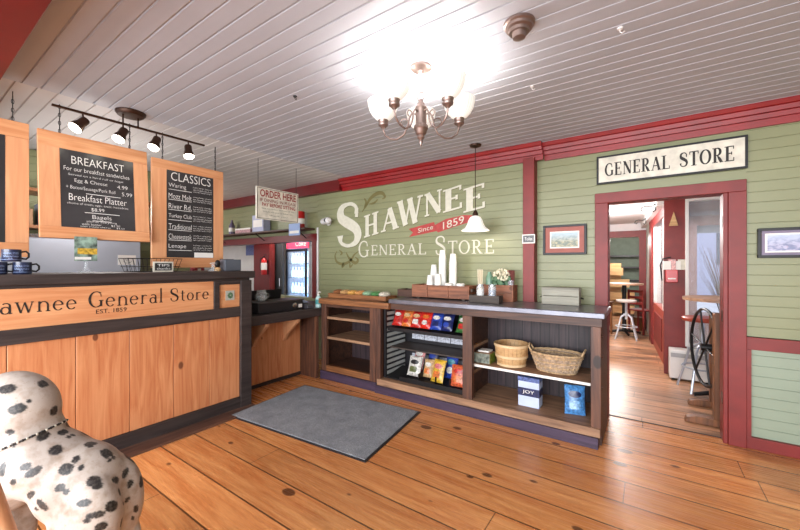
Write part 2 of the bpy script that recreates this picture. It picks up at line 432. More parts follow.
def serif_text(s, T=.17, t=.06, caps_scale=None, gap=.06):
    V = []; Fc = []; x = 0
    for i, ch in enumerate(s):
        vs, fs, w = glyph(ch, T, t); k = len(V)
        sc = 1
        if caps_scale and ch != ' ' and not (i == 0 or s[i - 1] == ' '): sc = caps_scale
        V += [(x + v[0] * sc, v[1] * sc, v[2]) for v in vs]; Fc += [tuple(j + k for j in f) for f in fs]; x += (w + gap) * sc
    return V, Fc
def serif_letters(name, mat, parent, lines, r, u, **kw):
    V = []; Fc = []
    for s_, o, w, h in lines:
        vs, fs = serif_text(s_, **kw); vs = fit(vs, o, r, u, w, h); k = len(V)
        V += vs; Fc += [tuple(i + k for i in f) for f in fs]
    return link_mesh(name, V, Fc, mat, parent, smooth=0)

# ------------------------------------------------------------------ THE ROOM
def boards(axis, a0, a1, c0, c1, face, back, pitch, gap=.007, dep=.006, along='X'):
    """outline of grooved boards: returns (depth, pos) outline points for a prism"""
    pts = []; n = int(math.ceil((c1 - c0) / pitch - 1e-6)); s = 1 if back > face else -1
    for i in range(n):
        lo = c0 + i * pitch; hi = min(c1, lo + pitch)
        pts += [(face, lo + gap * .5), (face, hi - gap * .5)]
        if i < n - 1: pts += [(face + s * dep, hi - gap * .2), (face + s * dep, hi + gap * .2)]
    return pts + [(back, c1), (back, c0)]
def siding(name, x0, x1, z0, z1, Y, mat=None, thick=.1, pitch=.079):
    pts = boards(None, 0, 0, z0, z1, Y, Y + thick, pitch)
    return struct(MB().prism(pts, 'X', x0, x1).build(name, mat or M_green, recenter=False, smooth=0))
def sidingX(name, y0, y1, z0, z1, X, mat=None, thick=-.1, pitch=.079):
    pts = boards(None, 0, 0, z0, z1, X, X + thick, pitch)
    return struct(MB().prism(pts, 'Y', y0, y1).build(name, mat or M_green, recenter=False, smooth=0))
def sbox(name, mat, *b, bevel=0): return struct(MB().box(*b).build(name, mat, None, bevel, recenter=False, smooth=0 if not bevel else 40))

CZ = 2.6
sbox('floor', M_floor, -9.5, 3.0, -1.6, 3.86, -.06, 0)
sbox('floor_back', M_floor2, -9.5, 3.0, 3.86, 14.0, -.06, -.003)
# threshold gap and the dark worn strip along the counter
def ceil_boards(name, x0, x1, y0, y1, z, mat, pitch=.0925):
    pts = boards(None, 0, 0, y0, y1, z, z + .08, pitch, gap=.012, dep=.009)
    pts = [(p[1], p[0]) for p in pts]
    return struct(MB().prism(pts, 'X', x0, x1).build(name, mat, recenter=False, smooth=0))
ceil_boards('ceiling', -3.4, 3.0, -1.6, 3.85, CZ, M_ceil)
ceil_boards('ceiling_left', -9.5, -3.408, -1.6, 3.85, CZ + .004, M_ceil2, .105)
sbox('ceiling_kitchen', M_white, -9.5, -3.0, 3.86, 6.2, 2.45, 2.55)

# mural wall (steps 6 cm forward of the doorway wall)
YM, YD = 3.73, 3.79
siding('wall_back', -4.07, -1.03, 0, CZ, YM, thick=.16)
siding('wall_back_over_opening', -9.5, -4.07, 1.875, CZ, YM, thick=.13)
sbox('wall_back_under_opening', M_green, -9.5, -4.07, YM, YM + .13, 0, .9)
siding('wall_doorway', -.93, -.405, 0, CZ, YD)
siding('wall_doorway_over_door', -.405, .62, 2.058, CZ, YD)
siding('wall_doorway_right', .62, 3.0, .85, CZ, YD)
siding('wall_doorway_panel', .62, 3.0, .0, .85, YD + .012, mat=M_mint)
sbox('wall_right', M_green, 2.9, 3.0, -1.6, YD, 0, CZ)
sidingX('wall_left', .0, 2.45, 0, CZ, -5.25)
sbox('wall_left_far', M_white, -9.5, -9.4, -1.6, 14, 0, CZ)
# red rails and posts of the doorway wall
sbox('trim_1', M_red, .62, 3.0, YD - .022, YD, .755, .85, bevel=.003)
sbox('trim_2', M_red, .62, 3.0, YD - .022, YD + .012, 0, .088, bevel=.003)
sbox('trim_3', M_red, .62, .648, YD - .022, YD + .012, .088, .755)
sbox('trim_4', M_red, -1.037, -.925, YM - .055, YD + .02, 0, 2.47, bevel=.004)
# pass-through lintel, jamb, white conduit
sbox('trim_5', M_darkred, -9.5, -4.07, YM - .03, YM + .14, 1.765, 1.872)
sbox('trim_6', M_darkred, -4.17, -4.082, YM - .03, YM + .14, .9, 1.765)
sbox('trim_7', M_white, -4.079, -4.05, YM - .02, YM - .002, .9, 1.96)
# crown mouldings
def crown(name, x0, x1, Y, pr, z0, mat):
    pts = [(Y, z0), (Y - .025, z0), (Y - .03, z0 + .05), (Y - .05, z0 + .052), (Y - .055, z0 + .085), (Y - .08, z0 + .088), (Y - .085, z0 + .12),
           (Y - pr, z0 + .125), (Y - pr - .012, CZ - .012), (Y - pr - .012, CZ - .001), (Y, CZ - .001)]
    return struct(MB().prism(pts, 'X', x0, x1).build(name, mat, recenter=False, smooth=25))
crown('trim_8', -3.55, -.85, YM, .10, 2.44, M_crown)
crown('trim_9', -.85, 3.0, YD, .10, 2.44, M_crown)
sbox('trim_10', M_darkred, -9.5, -3.55, YM - .085, YM, 2.445, CZ)
# red beam overhead
b = sbox('trim_11', M_darkred, -9.3, 2.9, .02, .385, 2.44, CZ, bevel=.004)
sbox('trim_12', M_darkred, -9.3, 2.9, .06, .11, 2.425, 2.44)
# door casing with its deep jamb
dr = MB().box(-.405, -.3, YD - .03, YD + .14, 0, 1.966).build('door_1', M_red, None, .003, recenter=False); struct(dr)
MB().box(.515, .62, YD - .035, YD, 0, 1.966).build('door_casing', M_red, dr, .003)
MB().box(-.405, .62, YD - .035, YD + .14, 1.966, 2.058).build('door_head', M_red, dr, .003)
MB().box(.487, .515, YD - .02, YD + .14, 0, 1.966).build('door_jamb', M_red, dr, .003)
for hz in (.3, .95, 1.7): MB().box(.484, .489, YD + .0, YD + .05, hz, hz + .09).build('door_hinge', M_bronze, dr)
# dark threshold line
sbox('trim_13', plain('dark_threshold', (44, 32, 26), .6), -.3, .487, 3.86, 3.875, -.002, .004)

# ------------------------------------------------------------------ mural lettering (painted on the boards)
YP = YM - .0025
def wbox(px0, py0, px1, py1, Y=YP):
    a = onY(px0, py1, Y); b2 = onY(px1, py0, Y); return a.x, a.z, b2.x - a.x, b2.z - a.z
mural = thing('mural_lettering', 'painted lettering reading SHAWNEE GENERAL STORE with swirls on the sage green board wall', 'mural', (-2.3, YP, 1.5))
spec = [('S', 337, 200.5, 361.5, 248), ('H', 364, 211, 378.5, 238), ('A', 381, 206, 399, 232.5), ('W', 397, 194.5, 423, 227), ('N', 424.5, 188.5, 442, 217), ('E', 443, 184.5, 462, 213), ('E', 463.5, 182.5, 485, 213)]
V = []; Fc = []; V2 = []; F2 = []
for i, (ch, a, b_, c, d) in enumerate(spec):
    x, z, w, h = wbox(a, b_, c, d)
    vs, fs, _ = glyph(ch, .22, .08, .07, .09)
    if i and ch != 'S':
        x0_ = min(v[0] for v in vs); x1_ = max(v[0] for v in vs)
        vs = [(v[0], v[1] + (v[0] - x0_) / (x1_ - x0_) * .16, v[2]) for v in vs]
    p = fit(vs, (x, YP, z), (1, 0, 0), (0, 0, 1), w, h); k = len(V)
    V += p; Fc += [tuple(j + k for j in f) for f in fs]
    V2 += [q + Vector((.007, .0012, -.007)) for q in p]; F2 += [tuple(j + k for j in f) for f in fs]
link_mesh('letters_shawnee', V, Fc, M_mural, mural, smooth=0)
link_mesh('letters_shading', V2, F2, M_muralshade, mural, smooth=0)
L2 = []
for s_, box_ in (('G', (358.5, 240.5, 369, 257.5)), ('ENERAL', (371, 243, 426, 255.5)), ('S', (435.5, 235.5, 445.5, 255.5)), ('TORE', (448, 239, 494, 254.3))):
    x, z, w, h = wbox(*box_); L2.append((s_, (x, YP, z), w, h))
serif_letters('letters_general_store', M_mural, mural, L2, (1, 0, 0), (0, 0, 1), T=.12, t=.07)
def wpoly(name, mat, parent, px, Y=YP):
    P = [onY(a, b_, Y) for a, b_ in px]; return link_mesh(name, P, [tuple(range(len(P)))], mat, parent, smooth=0)
wpoly('banner_ribbon', M_banner, mural, [(409, 237), (413, 232.5), (408.5, 229), (434, 222), (437, 231)], YP + .0012)
wpoly('banner_ribbon', M_banner, mural, [(433, 226), (446, 219), (464, 215), (478, 215.5), (474, 220), (470, 222), (452, 227.5), (438, 232.5)], YP + .0006)
x, z, w, h = wbox(418, 224.5, 433, 232); sn = onY(418, 233, YP - .001); e2 = onY(433, 229, YP - .001)
rv = (e2 - sn).normalized()
letters('letters_since', M_mural, mural, [('Since', sn, (e2 - sn).length, .055)], rv, (0, 0, 1))
sn = onY(443, 229.5, YP - .001); e2 = onY(464, 223, YP - .001); rv = (e2 - sn).normalized()
letters('letters_year', M_mural, mural, [('1859', sn, (e2 - sn).length, .085)], rv, (0, 0, 1))
def swirl(paths):
    V = []; Fc = []
    for pts, ws in paths:
        P = []
        for i in range(len(pts) - 1):      # light smoothing
            for q in range(4):
                t_ = q / 4; P.append(catmull(pts, i, t_))
        P.append(pts[-1])
        pw = [onY(a, b_, YP) for a, b_ in P]; n = len(P)
        wid = [ws[0] + (ws[1] - ws[0]) * math.sin(PI * i / (n - 1)) for i in range(n)]
        vs, fs = quad_strip([(p.x, p.z) for p in pw], wid); k = len(V)
        V += [(v[0], YP, v[1]) for v in vs]; Fc += [tuple(j + k for j in f) for f in fs]
    return V, Fc
V, Fc = swirl([([(362, 212), (366, 206), (370, 199), (376, 194), (382, 193), (385, 197), (382, 199)], (.008, .05)),
               ([(364, 208), (366, 202), (364, 198)], (.006, .03)), ([(369, 204), (374, 203), (378, 199)], (.006, .03)),
               ([(337, 251), (335, 256), (337, 262), (343, 264), (350, 261), (354, 255), (359, 251)], (.008, .04)),
               ([(346, 252), (349, 258), (355, 263), (358, 260), (355, 257)], (.008, .045)), ([(344, 262), (342, 267), (345, 265)], (.006, .03)), ([(339, 250), (342, 253), (340, 255)], (.006, .03)), ([(350, 262), (350, 267), (353, 264)], (.006, .03))])
link_mesh('painted_swirls', V, Fc, M_olive, mural, smooth=0)

# ------------------------------------------------------------------ GENERAL STORE sign, pictures
sg = thing('store_sign', 'long white board sign reading GENERAL STORE with black frame above the doorway', 'sign', (.12, YD, 2.15))
bx('sign_board', M_cream, sg, -.375, .612, YD - .028, YD - .004, 2.152, 2.385)
for bb in ((-.39, .627, 2.380, 2.395), (-.39, .627, 2.142, 2.156)): bx('frame_rail', M_black, sg, bb[0], bb[1], YD - .036, YD - .004, bb[2], bb[3])
for bb in ((-.39, -.374), (.611, .627)): bx('frame_rail', M_black, sg, bb[0], bb[1], YD - .036, YD - .004, 2.157, 2.379)
serif_letters('sign_lettering', M_ink, sg, [('GENERAL', (-.325, YD - .030, 2.205), .475, .122), ('STORE', (.215, YD - .030, 2.205), .335, .122)], (1, 0, 0), (0, 0, 1), T=.2, t=.07)
def picture(name, label, x0, x1, z0, z1, fmat, mmat, pmat, fw, mw):
    t = thing(name, label, 'picture', ((x0 + x1) / 2, YD, z0))
    y0, y1 = YD - .03, YD - .004
    m = MB()
    m.box(x0, x1, y0, y1, z1 - fw, z1).box(x0, x1, y0, y1, z0, z0 + fw).box(x0, x0 + fw, y0, y1, z0 + fw, z1 - fw).box(x1 - fw, x1, y0, y1, z0 + fw, z1 - fw)
    m.build('frame', fmat, t, .002)
    bx('mat_board', mmat, t, x0 + fw, x1 - fw, y1 - .014, y1 - .008, z0 + fw, z1 - fw)
    bx('mat_edge', M_paper, t, x0 + fw + mw - .012, x1 - fw - mw + .012, y1 - .016, y1 - .0141, z0 + fw + mw - .012, z1 - fw - mw + .012)
    bx('print', pmat, t, x0 + fw + mw, x1 - fw - mw, y1 - .018, y1 - .0161, z0 + fw + mw, z1 - fw - mw)
picture('framed_picture', 'black framed landscape print with rust red mat between the red post and the doorway', -.862, -.474, 1.50, 1.79, M_black,
        plain('rust_mat', (166, 100, 90), .7), mat_picture('landscape_print', (150, 170, 180), (70, 84, 60), (150, 140, 96), 14), .02, .055)
picture('framed_picture', 'black framed blue-grey landscape picture on the wall right of the doorway', .682, 1.14, 1.453, 1.675, M_black,
        plain('lilac_mat', (130, 118, 140), .6), mat_picture('harbour_print', (170, 180, 205), (110, 115, 150), (170, 165, 190), 12), .02, .032)
ts = thing('post_sign', 'tiny black sign with white border fixed to the red post', 'sign', (-.978, YM - .06, 1.62))
bx('sign_border', M_paper, ts, -1.04, -.916, YM - .066, YM - .057, 1.615, 1.705)
bx('sign_face', M_chalk, ts, -1.03, -.926, YM - .069, YM - .0661, 1.625, 1.695)
letters('sign_lettering', M_chalkink, ts, [('Toilet', (-1.015, YM - .0702, 1.645), .075, .03)], (1, 0, 0), (0, 0, 1))

# ------------------------------------------------------------------ SERVICE COUNTER
XF = -3.28
bar = thing('service_counter', 'tall pine-fronted service counter with black frame and carved Shawnee General Store board', 'counter', (-3.6, .8, 0))
bx('counter_top', M_blackwood, bar, -3.98, XF + .035, -.55, 2.14, 1.272, 1.34, bevel=.004)
def fr(m):
    m.box(XF - .04, XF + .0, -.5, 2.1, 1.25, 1.271)
    m.box(XF - .04, XF + .012, -.5, 2.0, .90, .994)
    m.box(XF - .04, XF + .02, 1.997, 2.11, .0, 1.25)
    m.box(XF - .04, XF + .012, 1.738, 1.79, .994, 1.25)
    m.box(XF - .04, XF + .012, -.5, 1.997, 0, .115)
    m.box(XF - .035, XF + .006, 1.79, 1.997, 1.215, 1.25)
part('front_frame', M_blackwood, bar, fr, .003)
for y0, y1 in ((-.5, .12), (.122, .446), (.449, .774), (.777, 1.09), (1.093, 1.403), (1.406, 1.703), (1.706, 1.996)):
    bx('front_plank', M_barpl, bar, XF - .03, XF - .006, y0, y1, .116, .899, bevel=.003)
nb = bx('name_board', M_pineh, bar, XF - .03, XF + .0, -.5, 1.737, .995, 1.249)
# words run towards +Y when read from the shop; lettering lies on the X = XF plane
serif_letters('name_lettering', M_ink, nb, [('Shawnee', (XF + .0016, .262, 1.092), .516, .115), ('General', (XF + .0016, .842, 1.092), .475, .118), ('Store', (XF + .0016, 1.375, 1.092), .318, .112)], (0, 1, 0), (0, 0, 1), T=.14, t=.045)
letters('year_lettering', M_ink, nb, [('EST. 1859', (XF + .0016, .885, 1.048), .185, .03)], (0, 1, 0), (0, 0, 1))
em = bx('emblem_panel', M_pineh, bar, XF - .03, XF - .008, 1.791, 1.996, .996, 1.214)
bx('emblem_tile', plain('grey_tile', (176, 178, 168), .5), em, XF - .0079, XF + .0, 1.855, 1.94, 1.065, 1.155)
def leaf(m):
    for a in range(8):
        an = a * PI / 4; m.ball((XF + .001, 1.898 + .016 * math.cos(an), 1.11 + .018 * math.sin(an)), (.003, .011, .013), 8, 5)
part('emblem_motif', M_leaf, em, leaf)
bx('end_panel', M_blackwood, bar, -3.95, XF - .041, 2.08, 2.105, 0, 1.27)
bx('rear_panel', M_blackwood, bar, -3.95, -3.92, -.5, 2.079, 0, 1.27)
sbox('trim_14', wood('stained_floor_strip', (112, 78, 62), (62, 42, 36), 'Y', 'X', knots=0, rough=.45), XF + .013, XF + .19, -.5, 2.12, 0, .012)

# low counter between service counter and the shelving
lc = thing('low_counter', 'low black-topped side counter with pine panels and two wooden brackets', 'counter', (-3.7, 2.6, 0))
bx('counter_top', M_blackwood, lc, -4.25, -3.36, 2.125, 3.70, .765, .865, bevel=.006)
for y0, y1 in ((2.125, 2.46), (2.463, 2.76), (2.763, 3.06)): bx('front_plank', M_barpl, lc, -3.70, -3.67, y0, y1, .04, .764, bevel=.003)
bx('base_strip', M_blackwood, lc, -3.69, -3.66, 2.125, 3.06, 0, .039)
for y in (2.39, 2.81):
    MB().prism([(-3.669, .764), (-3.40, .764), (-3.40, .73), (-3.60, .56), (-3.64, .48), (-3.669, .48)], 'Y', y - .02, y + .02).build('bracket', M_pine, lc, .003)
bx('side_panel', M_darkbrownv, lc, -3.67, -3.37, 3.061, 3.10, 0, .764)

# ------------------------------------------------------------------ objects on low counter
t = thing('drawer_box', 'black drawer unit with round pale dial on the low counter', 'box', (-3.6, 2.6, .866))
bx('drawer_body', M_blackp, t, -3.74, -3.46, 2.32, 2.93, .866, .975, bevel=.008)
bx('drawer_lid', plain('dark_grey_lid', (70, 64, 62), .45), t, -3.75, -3.45, 2.31, 2.94, .976, .99, bevel=.004)
MB().lathe([(0.0001, 0), (.032, 0), (.032, .01), (.026, .014), (.0001, .014)], n=24, M=Matrix.Translation((-3.46, 2.80, .92)) @ Matrix.Rotation(PI / 2, 4, 'Y')).build('dial', M_chrome, t)
bx('price_card', M_paper, t, -3.46, -3.455, 2.86, 2.91, .89, .93)
t = thing('card_reader', 'small dark grey card reader beside the black drawer unit', 'reader', (-3.5, 3.02, .866))
MB().prism([(-3.6, .866), (-3.42, .866), (-3.42, .90), (-3.6, .96)], 'Y', 2.965, 3.06).build('reader_body', plain('charcoal_plastic', (72, 70, 76), .4), t, .004)
MB().prism([(-3.58, .962), (-3.5, .936), (-3.5, .934), (-3.58, .96)], 'Y', 2.975, 3.05).build('reader_screen', M_paleblue, t)
def glass_tumbler(x, y, z, r=.035, h=.1, label='', mat=M_glass, nm='glass_tumbler'):
    o = MB().lathe([(.0001, 0), (r * .8, 0), (r, h), (r * .93, h), (r * .74, .008), (.0001, .008)], (x, y, z), 20).build(nm, mat)
    return tag(o, label, 'glass')
glass_tumbler(-3.47, 2.185, .866, label='clear glass tumbler at the left end of the low counter, nearest the tall counter')
glass_tumbler(-3.60, 2.245, .866, label='clear glass tumbler tucked against the black drawer unit on the low counter')
p = thing('glass_jug', 'round clear glass jug with handle standing on top of the black drawer unit', 'jug', (-3.60, 2.45, .991))
MB().lathe([(.0001, 0), (.05, 0), (.065, .03), (.066, .07), (.05, .11), (.055, .125), (.05, .125), (.045, .11), (.06, .07), (.058, .03), (.045, .006), (.0001, .006)], (-3.60, 2.45, .991), 24).build('jug_body', M_glass, p)
MB().tube([(-3.60, 2.513, 1.075), (-3.60, 2.545, 1.07), (-3.60, 2.55, 1.04), (-3.60, 2.514, 1.02)], .006).build('handle', M_glass, p)
MB().lathe([(.0001, .0), (.040, 0), (.043, .05), (.0001, .05)], (-3.60, 2.45, 1.0), 20).build('water_and_ice', plain('pale_contents', (200, 205, 210), .2), p)
p = thing('sanitizer_bottle', 'clear pump bottle with turquoise label at the end of the low counter by the shelves', 'bottle', (-3.43, 3.12, .866))
MB().lathe([(.0001, 0), (.034, 0), (.036, .02), (.036, .11), (.028, .135), (.012, .145), (.012, .15), (.0001, .15)], (-3.43, 3.15, .866), 20).build('bottle_body', plain('pale_gel', (190, 222, 220), .15), p)
MB().lathe([(.0365, .04), (.0375, .04), (.0375, .10), (.0365, .10)], (-3.43, 3.15, .866), 20).build('bottle_label', plain('turquoise_label', (70, 150, 150), .5), p)
m = MB().lathe([(.0001, .15), (.014, .15), (.014, .165), (.005, .167), (.005, .195), (.0001, .195)], (-3.43, 3.15, .866), 14); m.box(-3.436, -3.39, 3.145, 3.155, 1.055, 1.065); m.build('pump', M_paper, p)
t = thing('open_laptop', 'open black laptop behind the black drawer unit on the low counter', 'laptop', (-4.0, 2.6, .866))
bx('keyboard', M_blackp, t, -4.12, -3.86, 2.42, 2.84, .866, .882)
MB().prism([(-3.86, .882), (-3.85, .882), (-3.80, 1.10), (-3.81, 1.10)], 'Y', 2.38, 2.88).build('screen', M_blackp, t, .003)
t = thing('bread_basket', 'low tan basket with green and pink wrapped snacks on the low counter rear', 'basket', (-4.13, 2.35, .866))
MB().lathe([(.0001, 0), (.09, 0), (.11, .13), (.10, .13), (.082, .01), (.0001, .01)], (-4.12, 2.27, .866), 20).build('basket_body', M_wick, t)
for k, (mm, px_) in enumerate(((M_leaf, -.03), (plain('pink_wrap', (214, 150, 140), .5), .035), (M_leaf, .0))):
    MB().ball((-4.12 + px_, 2.25 + .03 * k, 1.0), (.04, .05, .03), 10, 6).build('wrapped_snack', mm, t)

# ------------------------------------------------------------------ SHELVING: left bookcase
YF = 3.12
lb = thing('open_bookcase', 'dark brown open bookcase with two shelves and oiled wood top left of the snack rack', 'bookcase', (-2.9, 3.4, 0))
bx('top_board', M_topwood, lb, -3.355, -2.28, YF - .04, 3.715, .925, .99, bevel=.006)
for x0, x1 in ((-3.345, -3.262), (-2.57, -2.485)): bx('upright', M_darkbrownv, lb, x0, x1, YF, YF + .05, .09, .924, bevel=.003)
bx('upright', M_darkbrownv, lb, -2.484, -2.455, YF + .01, YF + .05, .09, .924)
bx('apron_rail', M_darkbrown, lb, -3.261, -2.571, YF + .005, YF + .03, .885, .924)
for z in (.735, .488): bx('shelf', M_shelfwood, lb, -3.27, -2.56, YF + .02, 3.66, z, z + .03, bevel=.003)
bx('bottom_board', M_darkbrown, lb, -3.345, -2.485, YF + .051, 3.66, .12, .15)
bx('bottom_rail', M_topwood, lb, -3.261, -2.571, YF + .0, YF + .05, .10, .17, bevel=.003)
bx('back_panel', M_backplank, lb, -3.345, -2.485, 3.661, 3.70, .0, .924)
for x0, x1 in ((-3.345, -3.32), (-2.515, -2.49)): bx('side_panel', M_darkbrown, lb, x0, x1, YF + .051, 3.66, .0, .924)
bx('plinth', M_plinth, lb, -3.345, -2.47, YF - .02, YF + .02, 0, .098, bevel=.003)

dc = thing('display_counter', 'long display counter with zinc top and plum plinth in front of the mural wall', 'counter', (-1.4, 3.4, 0))
ztop = bx('zinc_top', M_steeltop, dc, -2.275, -.265, YF - .045, 3.66, .992, 1.036, bevel=.006)
bx('top_rail', M_darkbrown, dc, -2.45, -.29, YF + .005, YF + .04, .925, .991)
bx('sub_top', M_darkbrown, dc, -2.45, -.29, YF + .041, 3.66, .965, .990)
for x0, x1 in ((-2.45, -2.42), (-1.44, -1.345), (-.365, -.295)): bx('upright', M_darkbrownv, dc, x0, x1, YF, YF + .055, .085, .924 if x0 < -.5 else .924, bevel=.003)
bx('bottom_board', M_shelfwood, dc, -2.45, -.30, YF - .01, 3.66, .105, .15, bevel=.004)
bx('bottom_rail', M_shelfwood, dc, -2.45, -.30, YF - .02, YF - .011, .085, .15)
bx('back_panel', M_backplank, dc, -2.45, -.30, 3.661, 3.665, .151, .964)
bx('end_panel', M_darkbrown, dc, -.315, -.295, YF + .056, 3.66, .0, .964)
bx('divider_panel', M_darkbrown, dc, -1.42, -1.395, YF + .056, 3.66, .151, .964)
bx('plinth', M_plinth, dc, -2.468, -.31, YF - .04, YF + .04, 0, .084, bevel=.003)
sh = bx('shelf', M_shelfwood, dc, -1.394, -.316, YF + .08, 3.655, .445, .462)
bx('shelf_edging', M_paper, sh, -1.394, -.316, YF + .072, YF + .0795, .443, .464)
for z in (.36, .60): bx('shelf_cleat', M_shelfwood, dc, -1.394, -1.37, YF + .1, 3.6, z, z + .03)
for z in (.46, .70, .85): MB().tube([(-.294, YF + .02, z), (-.284, YF + .02, z)], .012).build('bolt', M_bronze, dc)

# snack rack
rk = thing('snack_rack', 'black metal snack rack fitted under the zinc counter', 'rack', (-1.93, 3.4, .151))
bx('rack_back', M_blackp, rk, -2.41, -1.45, 3.60, 3.62, .153, .91)
for z0 in (.53, .61, .69):
    for k in range(5):
        bx('back_card', plain('grey_printed_card', (206, 210, 222), .6, vary=.3, scale=60), rk, -2.30 + .17 * k, -2.14 + .17 * k, 3.585, 3.599, z0 + .002, z0 + .076)
for k in range(5):
    bx('back_card', plain('grey_printed_card', (156, 160, 172), .6), rk, -2.30 + .17 * k, -2.14 + .17 * k, 3.585, 3.599, .25, .36)
bx('rack_side', M_blackp, rk, -2.412, -2.405, YF + .06, 3.59, .153, .91)
for k in range(12):
    bx('side_slat', plain('pale_grey_slat', (190, 192, 188), .5), rk, -2.404, -2.398, YF + .08, 3.58, .18 + k * .06, .215 + k * .06)
bx('rack_post', M_black, rk, -2.404, -2.385, YF + .062, YF + .078, .153, .91)
MB().prism([(YF + .09, .695), (3.58, .79), (3.58, .775), (YF + .09, .68)], 'X', -2.38, -1.452).build('rack_shelf', M_black, rk)
bx('shelf_lip', M_black, rk, -2.38, -1.452, YF + .08, YF + .089, .676, .712)
bx('rack_shelf', M_crated, rk, -2.38, -1.452, YF + .13, 3.58, .475, .49)
MB().prism([(YF + .06, .17), (3.5, .22), (3.5, .205), (YF + .06, .155)], 'X', -2.38, -1.452).build('rack_shelf', M_black, rk)
bx('shelf_lip', M_black, rk, -2.20, -1.452, YF + .052, YF + .0595, .153, .20)
for x in (-1.98, -1.78, -1.62): bx('divider', M_black, rk, x - .002, x + .002, YF + .08, 3.3, .2, .26)

def bag_mesh(w, h, tk, seed, nx=10, nz=12):
    V = []; Fc = []; rr = random.Random(seed)
    for side in (-1, 1):
        k = len(V)
        for j in range(nz + 1):
            v = j / nz * 2 - 1
            for i in range(nx + 1):
                u = i / nx * 2 - 1
                pil = (1 - abs(u) ** 2.6) * (1 - abs(v) ** 5) ** .8
                y = side * tk * .5 * max(pil, 0) * (1 + .18 * noise.noise(Vector((u * 2.2, v * 2.2, seed * 3.1 + side))))
                cr = .010 * math.sin(u * 20) if abs(v) > .99 else 0
                pin = 1 - .07 * (1 - abs(v)) ** .5 * abs(u)
                V.append((u * w / 2 * pin, y + cr * .4, (v + 1) / 2 * h))
        for j in range(nz):
            for i in range(nx):
                a = k + j * (nx + 1) + i; Fc.append((a, a + 1, a + nx + 2, a + nx + 1))
    return V, Fc
def bag_patch(w, h, tk, seed, u0, u1, v0, v1, shape='oval'):
    V = []; Fc = []; n = 20
    V.append(((u0 + u1) / 2, (v0 + v1) / 2))
    for i in range(n):
        a = 2 * PI * i / n; c, s = math.cos(a), math.sin(a)
        if shape == 'box':
            q = max(abs(c), abs(s)); c, s = c / q, s / q
        for f in (.5, 1): V.append(((u0 + u1) / 2 + c * (u1 - u0) / 2 * f, (v0 + v1) / 2 + s * (v1 - v0) / 2 * f))
    out = []
    for u, v in V:
        pil = (1 - abs(u) ** 2.6) * (1 - abs(v) ** 5) ** .8
        y = -tk * .5 * max(pil, 0) * (1 + .18 * noise.noise(Vector((u * 2.2, v * 2.2, seed * 3.1 - 1)))) - .003
        out.append((u * w / 2, y, (v + 1) / 2 * h))
    for i in range(n):
        a = 1 + 2 * i; b_ = 1 + 2 * ((i + 1) % n)
        Fc += [(0, a, b_), (a, a + 1, b_ + 1, b_)]
    return out, Fc
def bag(name, label, pos, w, h, tk, base, accent, accent2, tilt=20, rz=0, group=None, seed=1):
    t = thing(name, label, 'bag', (0, 0, 0), group)
    R = Matrix.Rotation(math.radians(rz), 4, 'Z') @ Matrix.Rotation(math.radians(-tilt), 4, 'X')
    V, Fc = bag_mesh(w, h, tk, seed); link_mesh('bag_body', [R @ Vector(v) for v in V], Fc, base, t, smooth=60)
    V, Fc = bag_patch(w, h, tk, seed, -.62, .62, .15, .62); link_mesh('brand_patch', [R @ Vector(v) for v in V], Fc, accent, t, smooth=60)
    V, Fc = bag_patch(w, h, tk, seed, -.55, .5, -.62, -.05, 'box' if seed % 2 else 'oval'); link_mesh('picture_patch', [R @ Vector(v) for v in V], Fc, accent2, t, smooth=60)
    t.location = pos; return t
C = lambda n, rgb, r=.28: plain(n, rgb, r, vary=.3, scale=50)
red_, orange_, blue_, dblue_, green_, yel_, wht_, tanb_ = C('bag_red', (196, 44, 36)), C('bag_orange', (222, 122, 58)), C('bag_blue', (44, 72, 168)), C('bag_dark_blue', (34, 42, 96)), C('bag_green', (60, 108, 56)), C('bag_yellow', (230, 184, 60)), C('bag_white', (226, 222, 214)), C('bag_tan', (214, 176, 128))
up = [(-2.305, red_, wht_, red_, 'dark red crisp bag with white patch, leftmost of the upper rack row'),
      (-2.185, orange_, tanb_, red_, 'orange crisp bag, second from the left on the upper rack row'),
      (-2.06, red_, tanb_, wht_, 'red and white crisp bag between the orange and bright red bags of the upper row'),
      (-1.945, C('bag_bright_red', (226, 48, 34)), orange_, wht_, 'bright red crisp bag with white lower patch next to the blue bags'),
      (-1.815, blue_, wht_, dblue_, 'blue crisp bag with white oval beside the bright red bag'),
      (-1.69, dblue_, wht_, blue_, 'dark blue crisp bag, right one of the two blue bags on the upper row'),
      (-1.52, green_, wht_, red_, 'green crisp bag at the right end of the upper rack row')]
for i, (x, a, b_, c, lab) in enumerate(up):
    bag('crisp_bag', lab, (x, 3.27, .728), .135, .18, .05, a, b_, c, 24, random.uniform(-6, 6), 'crisp bags on the upper rack shelf', i + 1)
lowb = [(-2.085, 3.27, .165, .21, wht_, C('bag_black', (40, 38, 40)), C('bag_olive', (96, 104, 60)), 'white crisp bag with black patch, leftmost of the lower rack row'),
        (-2.12, 3.40, .15, .27, C('bag_rose', (214, 110, 104)), wht_, wht_, 'rose and white crisp bag standing behind the white one on the lower row'),
        (-1.93, 3.30, .12, .19, tanb_, wht_, orange_, 'small tan snack bag between the white and yellow bags of the lower row'),
        (-1.96, 3.42, .14, .26, dblue_, blue_, wht_, 'dark blue bag standing behind the small tan one on the lower row'),
        (-1.785, 3.24, .15, .23, yel_, C('bag_pink', (214, 120, 120)), orange_, 'yellow snack bag with pink patch in the middle of the lower rack row'),
        (-1.70, 3.37, .14, .24, blue_, C('bag_teal', (70, 150, 170)), wht_, 'blue bag with teal patch leaning behind the yellow bag'),
        (-1.545, 3.24, .17, .21, C('bag_coral', (226, 104, 64)), red_, orange_, 'coral orange snack bag at the right end of the lower rack row')]
